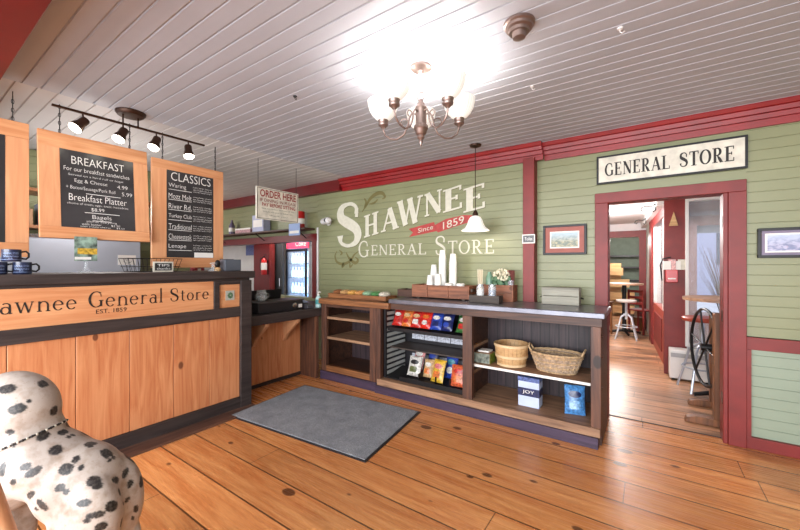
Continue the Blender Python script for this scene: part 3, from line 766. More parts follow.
for i, (x, y, w, h, a, b_, c, lab) in enumerate(lowb):
    bag('snack_bag', lab, (x, y, .168 + (y - 3.18) * .16 + .02), w, h, .055, a, b_, c, 20, random.uniform(-8, 8), 'snack bags on the lower rack shelf', i + 11)

# ------------------------------------------------------------------ right section contents
def bushel():
    t = thing('bushel_basket', 'round pale wooden bushel basket on the white-edged shelf', 'basket', (-1.06, 3.38, .463))
    c = (-1.06, 3.385, .463); n = 22
    for k in range(n):      # staves
        pass
    prof = [(.0001, 0), (.125, 0), (.155, .205), (.148, .205), (.118, .008), (.0001, .008)]
    m = MB()
    for k in range(26):
        a0 = 2 * PI * (k + .03) / 26; a1 = 2 * PI * (k + .97) / 26
        q = []
        for r0, z in ((.125, .0), (.145, .1), (.155, .205)):
            for a in (a0, a1):
                for rr in (r0, r0 - .005): q.append((c[0] + rr * math.cos(a), c[1] + rr * math.sin(a), c[2] + z))
        m.add(q, [(0, 2, 6, 4), (1, 5, 7, 3), (4, 6, 10, 8), (5, 9, 11, 7), (0, 4, 5, 1), (2, 3, 7, 6), (4, 8, 9, 5), (6, 7, 11, 10), (8, 10, 11, 9), (0, 1, 3, 2)])
    m.build('staves', M_tan, t)
    for z, r in ((.012, .1285), (.09, .1455), (.19, .157)): MB().lathe([(r, z - .010), (r + .004, z - .010), (r + .004, z + .012), (r, z + .012)], c, 32, closed=True).build('hoop', plain('pale_hoop', (222, 190, 146), .6), t)
    MB().lathe([(.0001, .001), (.12, .001), (.12, .006), (.0001, .006)], c, 24).build('basket_base', M_tan, t)
bushel()
def wicker():
    t = thing('wicker_basket', 'oval wicker basket with two side handles at the right of the white-edged shelf', 'basket', (-.665, 3.38, .463))
    c = Vector((-.665, 3.385, .463)); m = MB(); m2 = MB()
    rings = 11; n = 44
    for i in range(rings):
        f = i / (rings - 1); a_ = .155 + .055 * f; b_ = .095 + .045 * f; z = .008 + .145 * f
        pts = []
        for k in range(n):
            a = 2 * PI * k / n; w_ = .004 * (1 if (k + i) % 2 else -1)
            pts.append(c + Vector(((a_ + w_) * math.cos(a), (b_ + w_) * math.sin(a), z)))
        (m if i % 3 else m2).tube(pts, .0075, 6, closed=True)
    m.build('weave', M_wickg, t); m2.build('pale_weave', M_wick, t)
    st = MB()
    for k in range(22):
        a = 2 * PI * k / 22
        st.tube([c + Vector((.155 * math.cos(a), .095 * math.sin(a), .003)), c + Vector((.212 * math.cos(a), .142 * math.sin(a), .155))], .005, 5)
    st.build('stakes', M_wick, t)
    MB().tube([c + Vector((.215 * math.cos(2 * PI * k / 40), .145 * math.sin(2 * PI * k / 40), .162 + .004 * (k % 2))) for k in range(40)], .011, 6, closed=True).build('rim', M_wick, t)
    for s in (-1, 1): MB().tube([c + Vector((s * .205, -.045, .165)), c + Vector((s * .225, -.04, .205)), c + Vector((s * .232, 0, .22)), c + Vector((s * .225, .04, .205)), c + Vector((s * .205, .045, .165))], .008, 6).build('handle', M_wick, t)
    MB().lathe([(.0001, 0), (.15, 0), (.15, .006), (.0001, .006)], tuple(c), 24, ax=(1, .62)).build('basket_base', M_wickg, t)
wicker()
t = thing('tea_box', 'small grey and green carton box beside the bushel basket', 'box', (-1.31, 3.36, .463))
bx('box_body', plain('carton_brown', (150, 110, 76), .6), t, -1.385, -1.225, 3.26, 3.40, .463, .56, bevel=.002)
bx('front_print', plain('carton_grey_print', (140, 146, 132), .5, vary=.4, scale=30), t, -1.383, -1.227, 3.257, 3.2595, .466, .557)
bx('side_print', C('carton_green', (120, 140, 50)), t, -1.2249, -1.2225, 3.262, 3.398, .466, .557)
bx('box_lid', M_paper, t, -1.36, -1.25, 3.30, 3.41, .561, .575, bevel=.002)
t = thing('white_blue_carton', 'white and navy carton standing on the bottom board of the counter', 'box', (-.85, 3.33, .151))
bx('carton_body', plain('carton_white_blue', (196, 208, 236), .5), t, -.955, -.775, 3.24, 3.36, .151, .408, bevel=.003)
bx('navy_band', C('navy_band', (34, 42, 88)), t, -.957, -.773, 3.237, 3.362, .245, .315)
bx('lid_band', C('lid_band', (96, 116, 176)), t, -.957, -.773, 3.237, 3.362, .372, .409)
letters('carton_lettering', M_paper, t, [('JOY', (-.915, 3.2355, .262), .1, .035)], (1, 0, 0), (0, 0, 1))
bag('coffee_bag', 'light blue bag with dark printing leaning on the bottom board by the right post', (-.50, 3.29, .153), .16, .235, .06,
    C('bag_sky', (86, 150, 214)), C('bag_deep_navy', (36, 48, 96)), C('bag_pale_sky', (130, 180, 226)), 14, 14, None, 31)

# ------------------------------------------------------------------ things on top
ZT = 1.0365
def crate(name, label, x0, x1, y0, y1, z0, h, mat, th=.012, rows=1, bottom=True, cat='crate', ends=None):
    t = thing(name, label, cat, ((x0 + x1) / 2, (y0 + y1) / 2, z0))
    hh = h / rows
    for i in range(rows):
        a = z0 + i * hh + .001; b_ = z0 + (i + 1) * hh - .002
        bx('front_board', mat, t, x0 + th, x1 - th, y0, y0 + th, a, b_, bevel=.0015); bx('back_board', mat, t, x0 + th, x1 - th, y1 - th, y1, a, b_)
    for x in (x0, x1 - th): bx('end_board', ends or mat, t, x, x + th, y0, y1, z0, z0 + h, bevel=.0015)
    if bottom: bx('bottom_board', mat, t, x0 + th, x1 - th, y0 + th, y1 - th, z0 + .002, z0 + .012)
    return t
t = crate('snack_tray', 'long shallow wooden tray of wrapped pastries on the oiled wood top', -3.33, -2.42, 3.22, 3.44, .991, .055, M_topwood)
pm = [('brown', (150, 96, 60)), ('tan', (206, 158, 104)), ('amber', (226, 168, 88)), ('golden', (214, 150, 90)), ('mint', (150, 186, 150)), ('green', (84, 140, 84)), ('white', (222, 214, 196))]
for i, (cn, c) in enumerate(pm):
    o = MB().ball((-3.24 + i * .122, 3.32, 1.058), (.066, .085, .036), 14, 8).build('wrapped_pastry', C('wrap_' + cn, c, .3))
    pos = 'leftmost in the long tray' if i == 0 else ('rightmost in the long tray' if i == 6 else 'lying in the long tray between its neighbours of other colours')
    tag(o, cn + ' wrapped pastry ' + pos, 'pastry', 'wrapped pastries in the tray')
crate('cutlery_box', 'small empty brown wooden box between the pastry tray and the cup crate', -2.385, -2.17, 3.40, 3.60, .9925 + .0445, .085, M_darkbrown)
ck = crate('cup_crate', 'reddish wooden crate holding the stacks of white cups', -2.16, -1.48, 3.36, 3.60, ZT + .014, .135, M_crate, th=.014)
for x in (-2.10, -1.56): bx('crate_foot', M_crated, ck, x, x + .03, 3.37, 3.59, ZT, ZT + .013)
for x in (-1.97, -1.72): bx('front_batten', M_crate, ck, x, x + .012, 3.352, 3.3595, ZT + .014, ZT + .149)
bx('side_lug', M_crated, ck, -1.479, -1.462, 3.40, 3.48, ZT + .09, ZT + .12)
cup0 = MB().lathe([(.027, .098), (.0285, .10), (.0405, .004), (.044, .004), (.044, 0), (.039, 0), (.0265, .095), (.0001, .095), (.0001, .098)], n=20).build('paper_cup', M_cup)
cup0.location = (0, 0, 0)
used = [False]
def cups(x, y, n, pitch, lab, sc=1.0, z=ZT + .027):
    for k in range(n):
        if not used[0]: c = cup0; used[0] = True
        else: c = cup0.copy(); COL.objects.link(c)
        c.location = (x, y, z + k * pitch); c.scale = (sc, sc, sc)
        tag(c, lab, 'cup', lab + ' group'); c['group'] = 'cups of the ' + lab.split('in the ')[-1]
def cx_(px, Y): return onY(px, 280, Y).x
cups(cx_(442.5, 3.50), 3.50, 28, .0148, 'white paper cup nested in the tallest cup stack')
cups(cx_(453, 3.48), 3.48, 25, .0148, 'white paper cup nested in the second tallest cup stack, on the right')
cups(cx_(430, 3.42), 3.42, 10, .0150, 'white paper cup nested in the short stack at the front left', .9)
cups(cx_(434, 3.53), 3.53, 17, .0150, 'white paper cup nested in the middle-height stack behind')
cups(cx_(438, 3.42), 3.42, 11, .0150, 'white paper cup nested in the short stack before the tallest one', .9)
for (x, lab) in ((-1.735, 'white plastic lid stack lying flat at the foot of the tall cups'), (-1.60, 'white plastic lid stack at the right end of the cup crate')):
    t = thing('lid_stack', lab, 'lids', (x, 3.42, ZT + .027))
    MB().lathe([(.0001, 0), (.045, 0)] + [(.045 if i % 2 else .041, .012 * i + .006) for i in range(12)] + [(.034, .145), (.0001, .147)], (x, 3.42, ZT + .027), 22).build('lid_pile', M_cup, t)
crate('napkin_box', 'brown wooden condiment crate behind the dark box of jars', -1.455, -1.08, 3.50, 3.64, ZT, .165, M_crate, th=.014, rows=2)
crate('jar_box', 'low dark grey wooden box carrying two glass jars', -1.44, -1.14, 3.27, 3.38, ZT, .072, M_crated, th=.012, bottom=True, cat='box')
def jar(x, label, content, n, cl, mat):
    t = thing('glass_jar', label, 'jar', (x, 3.325, ZT + .013))
    MB().lathe([(.0001, 0), (.035, 0), (.038, .02), (.038, .13), (.032, .15), (.033, .165), (.030, .165), (.029, .15), (.035, .13), (.035, .02), (.032, .005), (.0001, .005)], (x, 3.325, ZT + .013), 20).build('jar_glass', M_glass, t)
    MB().lathe([(.034, .146), (.0355, .146), (.0355, .158), (.034, .158)], (x, 3.325, ZT + .013), 20, closed=True).build('jar_ring', M_chrome, t)
    MB().lathe([(.0001, .006), (.033, .006), (.033, .11), (.0001, .115)], (x, 3.325, ZT + .013), 16).build(content, mat, t)
    m = MB()
    for k in range(n):
        a = 2.4 * k; r = .02 * math.sqrt(k / max(n, 1))
        m.tube([(x + r * math.cos(a), 3.325 + r * math.sin(a), ZT + .1), (x + r * 1.5 * math.cos(a), 3.325 + r * 1.5 * math.sin(a), ZT + cl)], .0032, 5)
    if n: m.build('stirrers', M_tan if False else plain('pale_stirrer', (240, 226, 196), .6), t)
jar(-1.345, 'glass jar packed with tall pale wooden stirrers in the dark box', 'white_sachets', 16, .32, M_paper)
jar(-1.225, 'glass jar with blue sachets and no stirrers in the dark box', 'blue_sachets', 0, .2, plain('blue_sachets', (110, 124, 160), .5, vary=.4, scale=60))
t = thing('flower_jug', 'bunch of cream flowers in a small vase in the condiment crate', 'flowers', (-1.27, 3.57, ZT + .013))
MB().lathe([(.0001, 0), (.03, 0), (.04, .06), (.025, .15), (.03, .17), (.0001, .168)], (-1.22, 3.57, ZT + .013), 18).build('vase', plain('teal_glass', (120, 160, 150), .2), t)
m = MB(); ml = MB()
for k in range(70):
    d = Vector((random.gauss(0, 1), random.gauss(0, 1), random.gauss(0, 1))).normalized(); c = Vector((-1.21, 3.55, ZT + .265)) + Vector((d.x * .075, d.y * .05, d.z * .055))
    m.ball(c, (random.uniform(.009, .016),) * 3, 6, 4)
for k in range(16):
    a = random.uniform(0, 6.28); r = random.uniform(.05, .09); c = Vector((-1.22 + r * math.cos(a), 3.55 + r * .6 * math.sin(a), ZT + random.uniform(.17, .23)))
    ml.ball(c, (.024, .012, .03), 8, 5, None)
m.build('blossoms', M_blossom, t); ml.build('leaves', M_leaf, t)
t = thing('green_bottle', 'frosted green bottle behind the jars', 'bottle', (-1.345, 3.55, ZT + .013))
MB().lathe([(.0001, 0), (.036, 0), (.038, .02), (.038, .20), (.03, .24), (.018, .26), (.018, .28), (.0001, .28)], (-1.345, 3.57, ZT + .013), 20).build('bottle_body', plain('sea_green_glass', (120, 156, 134), .25), t)
t = thing('straw_vase', 'glass holding a bunch of dark red dried stems at the right of the flowers', 'vase', (-1.12, 3.56, ZT + .013))
MB().lathe([(.0001, 0), (.026, 0), (.032, .2), (.029, .2), (.023, .006), (.0001, .006)], (-1.125, 3.57, ZT + .013), 18).build('glass', M_glass, t)
m = MB()
for k in range(22):
    a = 2.4 * k; r = .016 * math.sqrt(k / 22)
    m.tube([(-1.125 + r * math.cos(a), 3.57 + r * math.sin(a), ZT + .03), (-1.125 + r * 2.6 * math.cos(a), 3.57 + r * 2 * math.sin(a), ZT + .31)], .003, 5)
m.build('stems', plain('dried_red_stem', (120, 56, 50), .7), t)
t = thing('slatted_box', 'weathered grey slatted wooden box against the wall beside the red post', 'box', (-.66, 3.56, ZT))
for i in range(2): bx('front_slat', M_galv, t, -.815, -.50, 3.50, 3.512, ZT + .002 + i * .08, ZT + .078 + i * .08, bevel=.003)
for i in range(2): bx('back_slat', M_galv, t, -.815, -.50, 3.61, 3.622, ZT + .002 + i * .08, ZT + .078 + i * .08)
for x in (-.815, -.512): bx('end_board', M_galv, t, x, x + .012, 3.5125, 3.6095, ZT, ZT + .158)
bx('lid', M_galv, t, -.80, -.515, 3.513, 3.609, ZT + .15, ZT + .158)
for x in (-.822, -.493): MB().tube([(x, 3.53, ZT + .07), (x + (.02 if x > -.6 else -.02), 3.545, ZT + .06), (x + (.02 if x > -.6 else -.02), 3.57, ZT + .06), (x, 3.585, ZT + .07)], .004, 6).build('handle', M_black, t)

# ------------------------------------------------------------------ doormat
c4 = [(-3.19, 1.83), (-3.28, 2.80), (-1.776, 2.915), (-1.643, 1.95)]
t = thing('doormat', 'grey carpeted doormat with black rubber edge on the pine floor', 'mat', (-2.45, 2.35, 0))
cx = sum(p[0] for p in c4) / 4; cy = sum(p[1] for p in c4) / 4
MB().prism(c4[::-1], 'Z', .0005, .008).build('rubber_border', M_blackp, t)
MB().prism([(cx + (p[0] - cx) * .975, cy + (p[1] - cy) * .965) for p in c4][::-1], 'Z', .0081, .013).build('carpet_pile', M_mat, t)

# ------------------------------------------------------------------ menu boards
def chains(t, pts, z0):
    for p in pts:
        m = MB(); n = int((CZ - z0) / .03)
        m.tube([(p[0], p[1], z0 - .01), (p[0], p[1], CZ)], .0025, 5)
        for k in range(n):
            m.tube([Vector((p[0], p[1], z0 + .03 * k + .015)) + Vector(((.007 * math.cos(a)) * (k % 2), (.007 * math.cos(a)) * ((k + 1) % 2), .017 * math.sin(a))) for a in [i * PI / 4 for i in range(8)]], .002, 4, closed=True)
        m.build('chain', M_black, t)
def menu(label, y0, y1, z0, z1, fl, frr, ft, fb, tilt, lines, rules=(), X=-3.6, chain=()):
    t = thing('menu_board', label, 'menu board', (X, (y0 + y1) / 2, z0))
    R = Matrix.Translation((X, 0, z1)) @ Matrix.Rotation(math.radians(-tilt), 4, 'Y') @ Matrix.Translation((-X, 0, -z1))
    th = .03
    for i, bb in enumerate(((y0, y1, z1 - ft, z1), (y0, y1, z0, z0 + fb), (y0, y0 + fl, z0 + fb, z1 - ft), (y1 - frr, y1, z0 + fb, z1 - ft))):
        MB().box(X - th, X, *bb, M=R).build('frame_board', M_pineh if i < 2 else M_pine, t, .002)
    MB().box(X - .012, X + .001, y0 + fl + .0005, y1 - frr - .0005, z0 + fb + .0005, z1 - ft - .0005, M=R).build('chalk_panel', M_chalk, t)
    V = []; Fc = []
    for s_, yy, zz, w, h in lines:
        vs, fs = text_mesh(s_, -.012); vs = fit(vs, (X + .003, yy, zz), (0, 1, 0), (0, 0, 1), w, h); k = len(V)
        V += [R @ v for v in vs]; Fc += [tuple(i + k for i in f) for f in fs]
    for yy, zz, w in rules:
        k = len(V); V += [R @ Vector(q) for q in ((X + .003, yy, zz), (X + .003, yy + w, zz), (X + .003, yy + w, zz + .004), (X + .003, yy, zz + .004))]; Fc.append((k, k + 1, k + 2, k + 3))
    if V: link_mesh('chalk_lettering', V, Fc, M_chalkink, t, smooth=0)
    chains(t, [(X - .012, y) for y in chain], z1)
    return t
menu('square pine-framed chalk menu board headed BREAKFAST hanging over the counter', .640, 1.322, 1.595, 2.384, .115, .105, .115, .085, 5,
     [('BREAKFAST', .82, 2.165, .33, .06), ('For our breakfast sandwiches', .775, 2.11, .41, .032), ('Served on a hard roll or bagel', .80, 2.07, .34, .02),
      ('Egg & Cheese', .835, 2.02, .20, .035), ('4.99', 1.10, 2.02, .07, .03), ('+ Bacon/Sausage/Pork Roll', .785, 1.965, .30, .034), ('5.99', 1.13, 1.965, .07, .03),
      ('Breakfast Platter', .80, 1.885, .36, .052), ('choice of meat, eggs, toast, homefries', .79, 1.852, .38, .019), ('$8.99', .93, 1.81, .08, .03),
      ('Bagels', .935, 1.745, .12, .04), ('plain or everything', .90, 1.722, .19, .018), ('with butter        $2.50', .87, 1.70, .24, .018), ('with cream cheese     $3.50', .86, 1.686, .28, .012)],
     [(.90, 1.945, .22), (.89, 1.798, .22), (.935, 1.738, .12)], chain=(.76, 1.2))
sand = [('Waring', 'ham, swiss, lettuce'), ('Mozz Melt', 'mozzarella, tomato'), ('River Rd.', 'roast beef, cheddar'), ('Turkey Club', 'bacon, lettuce, mayo'), ('Traditional', 'ham, salami, cheese'), ('Cheesesteak', 'onions, peppers'), ('Lenape', 'turkey, cranberry')]
ln = [('CLASSICS', 1.515, 2.18, .36, .075)]; ru = []
for i, (a, b_) in enumerate(sand):
    z = 2.105 - i * .093
    ln.append((a, 1.495, z, .20 if len(a) > 7 else .15, .048))
    for k in range(3): ln.append((b_ if k == 0 else ('on fresh bread' if k == 1 else 'served with chips'), 1.71, z + .033 - k * .021, .175, .014))
    ru.append((1.495, z - .012, .2))
mb3 = menu('tall pine-framed chalk menu board headed CLASSICS hanging at the end of the counter', 1.362, 2.008, 1.375, 2.355, .118, .103, .085, .095, 0, ln, ru, chain=(1.45, 1.93))
bx('price_card', M_paper, mb3, -3.597, -3.5935, 1.72, 1.90, 1.472, 1.52)
menu('pine-framed chalk menu board cut by the left edge of the picture', -.10, .598, 1.455, 2.395, .11, .115, .11, .10, 0,
     [('SPECIALS', .03, 2.2, .36, .06), ('Soup of the day', .03, 2.1, .4, .035), ('cup or bowl', .05, 2.03, .38, .03), ('House salad', .06, 1.95, .39, .035), ('Grilled cheese', .03, 1.86, .42, .035), ('with fries 7.99', .08, 1.78, .37, .035), ('Chili', .05, 1.69, .30, .035), ('add bread 5.50', .1, 1.61, .35, .035)], chain=(.12, .52))

# hanging ORDER HERE sign
t = thing('order_sign', 'hanging cream sign reading ORDER HERE in red letters above the low counter', 'sign', (-3.6, 2.67, 1.92))
bx('sign_board', M_cream, t, -3.61, -3.595, 2.385, 2.968, 1.92, 2.285)
Xs = -3.5935
letters('red_lettering', M_inkred, t, [('ORDER HERE', (Xs, 2.43, 2.175), .50, .085), ('PAY BEFORE SITTING', (Xs, 2.455, 2.070), .465, .042)], (0, 1, 0), (0, 0, 1), bold=.02)
letters('grey_lettering', plain('dull_red_letter', (136, 70, 62), .6), t, [('IF DINING IN PLEASE', (Xs, 2.43, 2.123), .50, .036)], (0, 1, 0), (0, 0, 1), bold=.015)
letters('small_lettering', plain('grey_letter', (120, 122, 104), .6), t, [('take out orders welcome all day', (Xs, 2.45, 2.035), .45, .02), ('breads and pastries baked daily', (Xs, 2.47, 2.0), .42, .02), ('thank you', (Xs, 2.55, 1.96), .25, .022)], (0, 1, 0), (0, 0, 1))
m = MB(); m.box(-3.5948, -3.5935, 2.395, 2.40, 1.93, 2.275).box(-3.5948, -3.5935, 2.953, 2.958, 1.93, 2.275).box(-3.5948, -3.5935, 2.40, 2.953, 2.27, 2.275).box(-3.5948, -3.5935, 2.40, 2.953, 1.93, 1.935); m.build('border_line', M_crated, t)
for y in (2.41, 2.94): MB().tube([(-3.602, y, 2.28), (-3.602, y, CZ)], .0025, 5).build('hanging_wire', M_black, t)

# ------------------------------------------------------------------ track light
t = thing('track_light', 'dark bronze track light with four spot heads above the menu boards', 'track light', (-3.35, 1.17, 2.6))
MB().lathe([(.0001, 0), (.1, 0), (.1, -.012), (.085, -.03), (.0001, -.03)], (-3.35, 1.12, CZ), 28).build('canopy', M_bronze, t)
for y in (1.07, 1.17): MB().tube([(-3.35, y, CZ - .03), (-3.35, y, 2.503)], .006).build('canopy_stem', M_bronze, t)
MB().box(-3.36, -3.34, .665, 1.69, 2.488, 2.503).build('track_bar', M_bronze, t, .002)
SPOTS = []
for y, dx, dy in ((.83, -.05, -.05), (1.07, -.03, -.02), (1.30, -.02, -.01), (1.55, .0, .03)):
    hd = MB().tube([(-3.35, y, 2.488), (-3.35, y, 2.44)], .006).build('spot_stem', M_bronze, t)
    d = Vector((.02 + dx * .3, dy - .03, -.1)).normalized(); c = Vector((-3.35, y, 2.43)); q = d.to_track_quat('Z', 'Y').to_matrix().to_4x4()
    MB().lathe([(.0001, -.03), (.025, -.03), (.03, -.02), (.03, .02), (.038, .04), (.042, .065), (.037, .066), (.033, .045), (.0001, .045)], n=22, M=Matrix.Translation(c) @ q).build('spot_head', M_bronze, hd)
    MB().lathe([(.0001, .060), (.036, .060), (.040, .072), (.034, .084), (.0001, .088)], n=20, M=Matrix.Translation(c) @ q).build('spot_lamp', M_bulb, hd)
    SPOTS.append((c + d * .085, d))

# ------------------------------------------------------------------ chandelier
CX_, CY_ = -1.132, 1.862
t = thing('chandelier', 'five-arm pewter chandelier with frosted bell shades', 'chandelier', (CX_, CY_, CZ))
MB().lathe([(.0001, 0), (.064, 0), (.062, -.012), (.045, -.022), (.02, -.028), (.012, -.045), (.0001, -.045)], (CX_, CY_, CZ), 28).build('canopy', M_pewter, t)
m = MB()
for k in range(6):
    z = 2.548 - k * .02; m.tube([(CX_ + .007 * math.cos(a) * (k % 2), CY_ + .007 * math.cos(a) * ((k + 1) % 2), z + .013 * math.sin(a)) for a in [i * PI / 5 for i in range(10)]], .0022, 5, closed=True)
m.tube([(CX_ + .024 * math.cos(a), CY_, 2.420 + .026 * math.sin(a)) for a in [i * PI / 8 for i in range(16)]], .003, 6, closed=True)
m.build('chain', M_pewter, t)
MB().lathe([(.0001, 2.40), (.012, 2.40), (.014, 2.385), (.022, 2.378), (.024, 2.365), (.034, 2.357), (.036, 2.348), (.033, 2.34), (.033, 2.25), (.042, 2.243), (.044, 2.225), (.036, 2.215), (.032, 2.195), (.02, 2.185), (.022, 2.17), (.01, 2.155), (.012, 2.145), (.0001, 2.118)], (CX_, CY_, 0), 24).build('column', M_pewter, t)
aim = math.atan2(-CY_, -CX_)
LAMPS = []
for k in range(5):
    a = aim + math.radians(36 + 72 * k); ur = Vector((math.cos(a), math.sin(a), 0)); o = Vector((CX_, CY_, 0))
    def P(r, z): return o + ur * r + Vector((0, 0, z))
    path = [(.036, 2.32), (.06, 2.325), (.075, 2.30), (.085, 2.25), (.11, 2.205), (.155, 2.182), (.20, 2.188), (.235, 2.215), (.249, 2.25), (.25, 2.275)]
    arm = MB().tube([P(*p) for p in path], .0055, 8).build('arm', M_pewter, t)
    sc = []
    for i in range(22):
        th_ = i / 21 * 4.4; rr = .034 * (1 - i / 30); sc.append(P(.086 + .028 - rr * math.cos(th_) * 1.0, 2.275 + rr * math.sin(th_)))
    MB().tube(sc, .0035, 6).build('scroll', M_pewter, arm)
    c = P(.25, 0)
    MB().lathe([(.0001, 2.262), (.012, 2.262), (.018, 2.27), (.03, 2.278), (.032, 2.288), (.027, 2.293), (.031, 2.30), (.033, 2.312), (.0001, 2.312)], (c.x, c.y, 0), 20).build('lamp_socket', M_pewter, arm)
    MB().lathe([(.030, 2.313), (.050, 2.325), (.072, 2.348), (.088, 2.378), (.096, 2.410), (.099, 2.432), (.097, 2.432), (.093, 2.410), (.085, 2.380), (.069, 2.350), (.047, 2.328), (.027, 2.3135)], (c.x, c.y, 0), 32, closed=True).build('lamp_shade', M_frost, arm, smooth=60)
    MB().ball((c.x, c.y, 2.36), (.022, .022, .03), 12, 8).build('bulb', M_bulb, arm)
    LAMPS.append((c.x, c.y, 2.405))

# pendant
PX, PY = -1.42, 3.38
t = thing('pendant_lamp', 'small bell-shaped glass pendant lamp hanging before the mural', 'lamp', (PX, PY, CZ))
MB().lathe([(.0001, 0), (.06, 0), (.055, -.015), (.015, -.03), (.0001, -.03)], (PX, PY, CZ), 22).build('canopy', M_bronze, t)
MB().tube([(PX, PY, CZ - .03), (PX, PY, 1.94)], .004, 6).build('cord', M_bronze, t)
MB().lathe([(.0001, 1.945), (.012, 1.945), (.02, 1.93), (.028, 1.91), (.028, 1.89), (.0001, 1.89)], (PX, PY, 0), 18).build('lamp_socket', M_bronze, t)
MB().lathe([(.028, 1.889), (.05, 1.88), (.068, 1.85), (.08, 1.81), (.10, 1.775), (.14, 1.745), (.138, 1.742), (.097, 1.77), (.076, 1.808), (.064, 1.85), (.047, 1.877), (.026, 1.885)], (PX, PY, 0), 32, closed=True).build('lamp_shade', M_frost, t, smooth=60)
MB().ball((PX, PY, 1.83), (.025, .025, .035), 12, 8).build('bulb', M_bulb, t)

# ceiling fixture, hooks
t = thing('ceiling_sensor', 'brushed metal stepped dome fixed to the ceiling boards', 'detector', (-.526, 1.8, CZ))
MB().lathe([(.0001, 0), (.075, 0), (.075, -.012), (.066, -.018), (.064, -.03), (.05, -.036), (.048, -.05), (.0001, -.05)], (-.526, 1.8, CZ), 30).build('dome_body', M_pewter, t)
MB().lathe([(.0001, -.05), (.034, -.05), (.03, -.075), (.014, -.082), (.0001, -.082)], (-.526, 1.8, CZ), 20).build('dome_nose', M_pewter, t)
for (px, py, lab, mt) in ((295, 96, 'small black ceiling hook left of the chandelier', M_black), (532, 86, 'small pale ceiling hook right of the chandelier', M_white), (620, 28, 'small white cup hook on the ceiling at the upper right', M_white)):
    p = onZ(px, py, CZ)
    m = MB().lathe([(.0001, 0), (.014, 0), (.012, -.008), (.0001, -.008)], tuple(p), 14)
    m.tube([p + Vector((0, 0, -.008)), p + Vector((0, 0, -.02)), p + Vector((.01, 0, -.03)), p + Vector((.02, 0, -.022))], .0025, 6)
    tag(m.build('ceiling_hook', mt), lab, 'hook')

# security camera
t = thing('security_camera', 'white bullet security camera on the mural wall left of the big S', 'camera', (-3.82, 3.7, 2.03))
p = onY(326, 221, 3.62)
MB().lathe([(.0001, -.10), (.035, -.10), (.045, -.08), (.048, .04), (.044, .075), (.03, .09), (.0001, .092)], n=26, M=Matrix.Translation(p) @ Vector((1, -.25, .05)).to_track_quat('Z', 'Y').to_matrix().to_4x4()).build('camera_body', M_white, t)
q_ = Matrix.Translation(p + Vector((.035, -.03, .004))) @ Vector((.6, -1, -.05)).to_track_quat('Z', 'Y').to_matrix().to_4x4()
MB().lathe([(.0001, 0), (.032, 0), (.030, .022), (.022, .026), (.0001, .026)], n=24, M=q_).build('lens', M_black, t)
MB().tube([p + Vector((-.04, .03, 0)), (p.x - .05, YM - .003, p.z - .01)], .016).build('mount_arm', M_white, t)
MB().lathe([(.0001, 0), (.045, 0), (.045, .015), (.0001, .015)], n=22, M=Matrix.Translation((p.x - .05, YM - .001, p.z - .01)) @ Matrix.Rotation(PI / 2, 4, 'X')).build('mount_plate', M_white, t)

# ------------------------------------------------------------------ on the service counter
ZB = 1.341
def mug_proto():
    t = thing('enamel_mug', '', 'mug')
    MB().lathe([(.0001, 0), (.043, 0), (.046, .004), (.046, .078), (.043, .078), (.042, .006), (.0001, .006)], n=28).build('mug_body', M_navy, t)
    MB().tube([(0, .045, .062), (.0, .066, .066), (0, .078, .052), (0, .078, .030), (0, .066, .016), (0, .045, .02)], .006, 8).build('handle', M_black, t)
    MB().lathe([(.0462, .012), (.0468, .012), (.0468, .014), (.0462, .014)], n=28, closed=True).build('lower_line', M_paleblue, t)
    V = []; Fc = []
    for s_, z, h in (('GENERAL STORE', .046, .012), ('Shawnee', .028, .013), ('PA', .017, .007)):
        vs, fs = text_mesh(s_); vs = fit(vs, (0, 0, z), (1, 0, 0), (0, 0, 1), .074 if len(s_) > 3 else .02, h); k = len(V)
        for v in vs:
            a = (v.x - (.037 if len(s_) > 3 else .01)) / .0468; V.append((.0468 * math.cos(a), .0468 * math.sin(a), v.z))
        Fc += [tuple(i + k for i in f) for f in fs]
    link_mesh('mug_lettering', V, Fc, M_paleblue, t, smooth=0)
    return t
mp = mug_proto()
ma = onX(22, 272, -3.36)
mp.location = (-3.36, ma.y, ZB); mp['label'] = 'navy lettered mug at the right of the lower row on the counter'; mp['group'] = 'navy lettered mugs'
mp.rotation_euler[2] = math.radians(-10)
dup(mp, (-3.36, ma.y - .11, ZB), math.radians(-10), 'navy lettered mug at the far left of the lower row, cut by the picture edge')
dup(mp, (-3.36, ma.y - .048, ZB + .081), math.radians(-10), 'navy lettered mug stacked on top of the two lower mugs')
# picture card on glass stand
pc = onX(86, 265, -3.5)
t = thing('card_stand', 'small picture card with yellow stripe held on a clear glass stand', 'card stand', (-3.5, pc.y, ZB))
MB().lathe([(.0001, 0), (.05, 0), (.045, .008), (.015, .03), (.008, .06), (.012, .085), (.0001, .088)], (-3.5, pc.y, ZB), 20).build('glass_stand', M_glass, t)
bx('card', plain('card_green', (150, 176, 160), .5, vary=.4, scale=25), t, -3.503, -3.497, pc.y - .067, pc.y + .067, ZB + .09, ZB + .272)
bx('yellow_stripe', C('card_yellow', (226, 184, 74)), t, -3.4969, -3.495, pc.y - .05, pc.y + .066, ZB + .14, ZB + .185)
bx('pale_stripe', M_paper, t, -3.4969, -3.495, pc.y - .066, pc.y + .03, ZB + .10, ZB + .12)
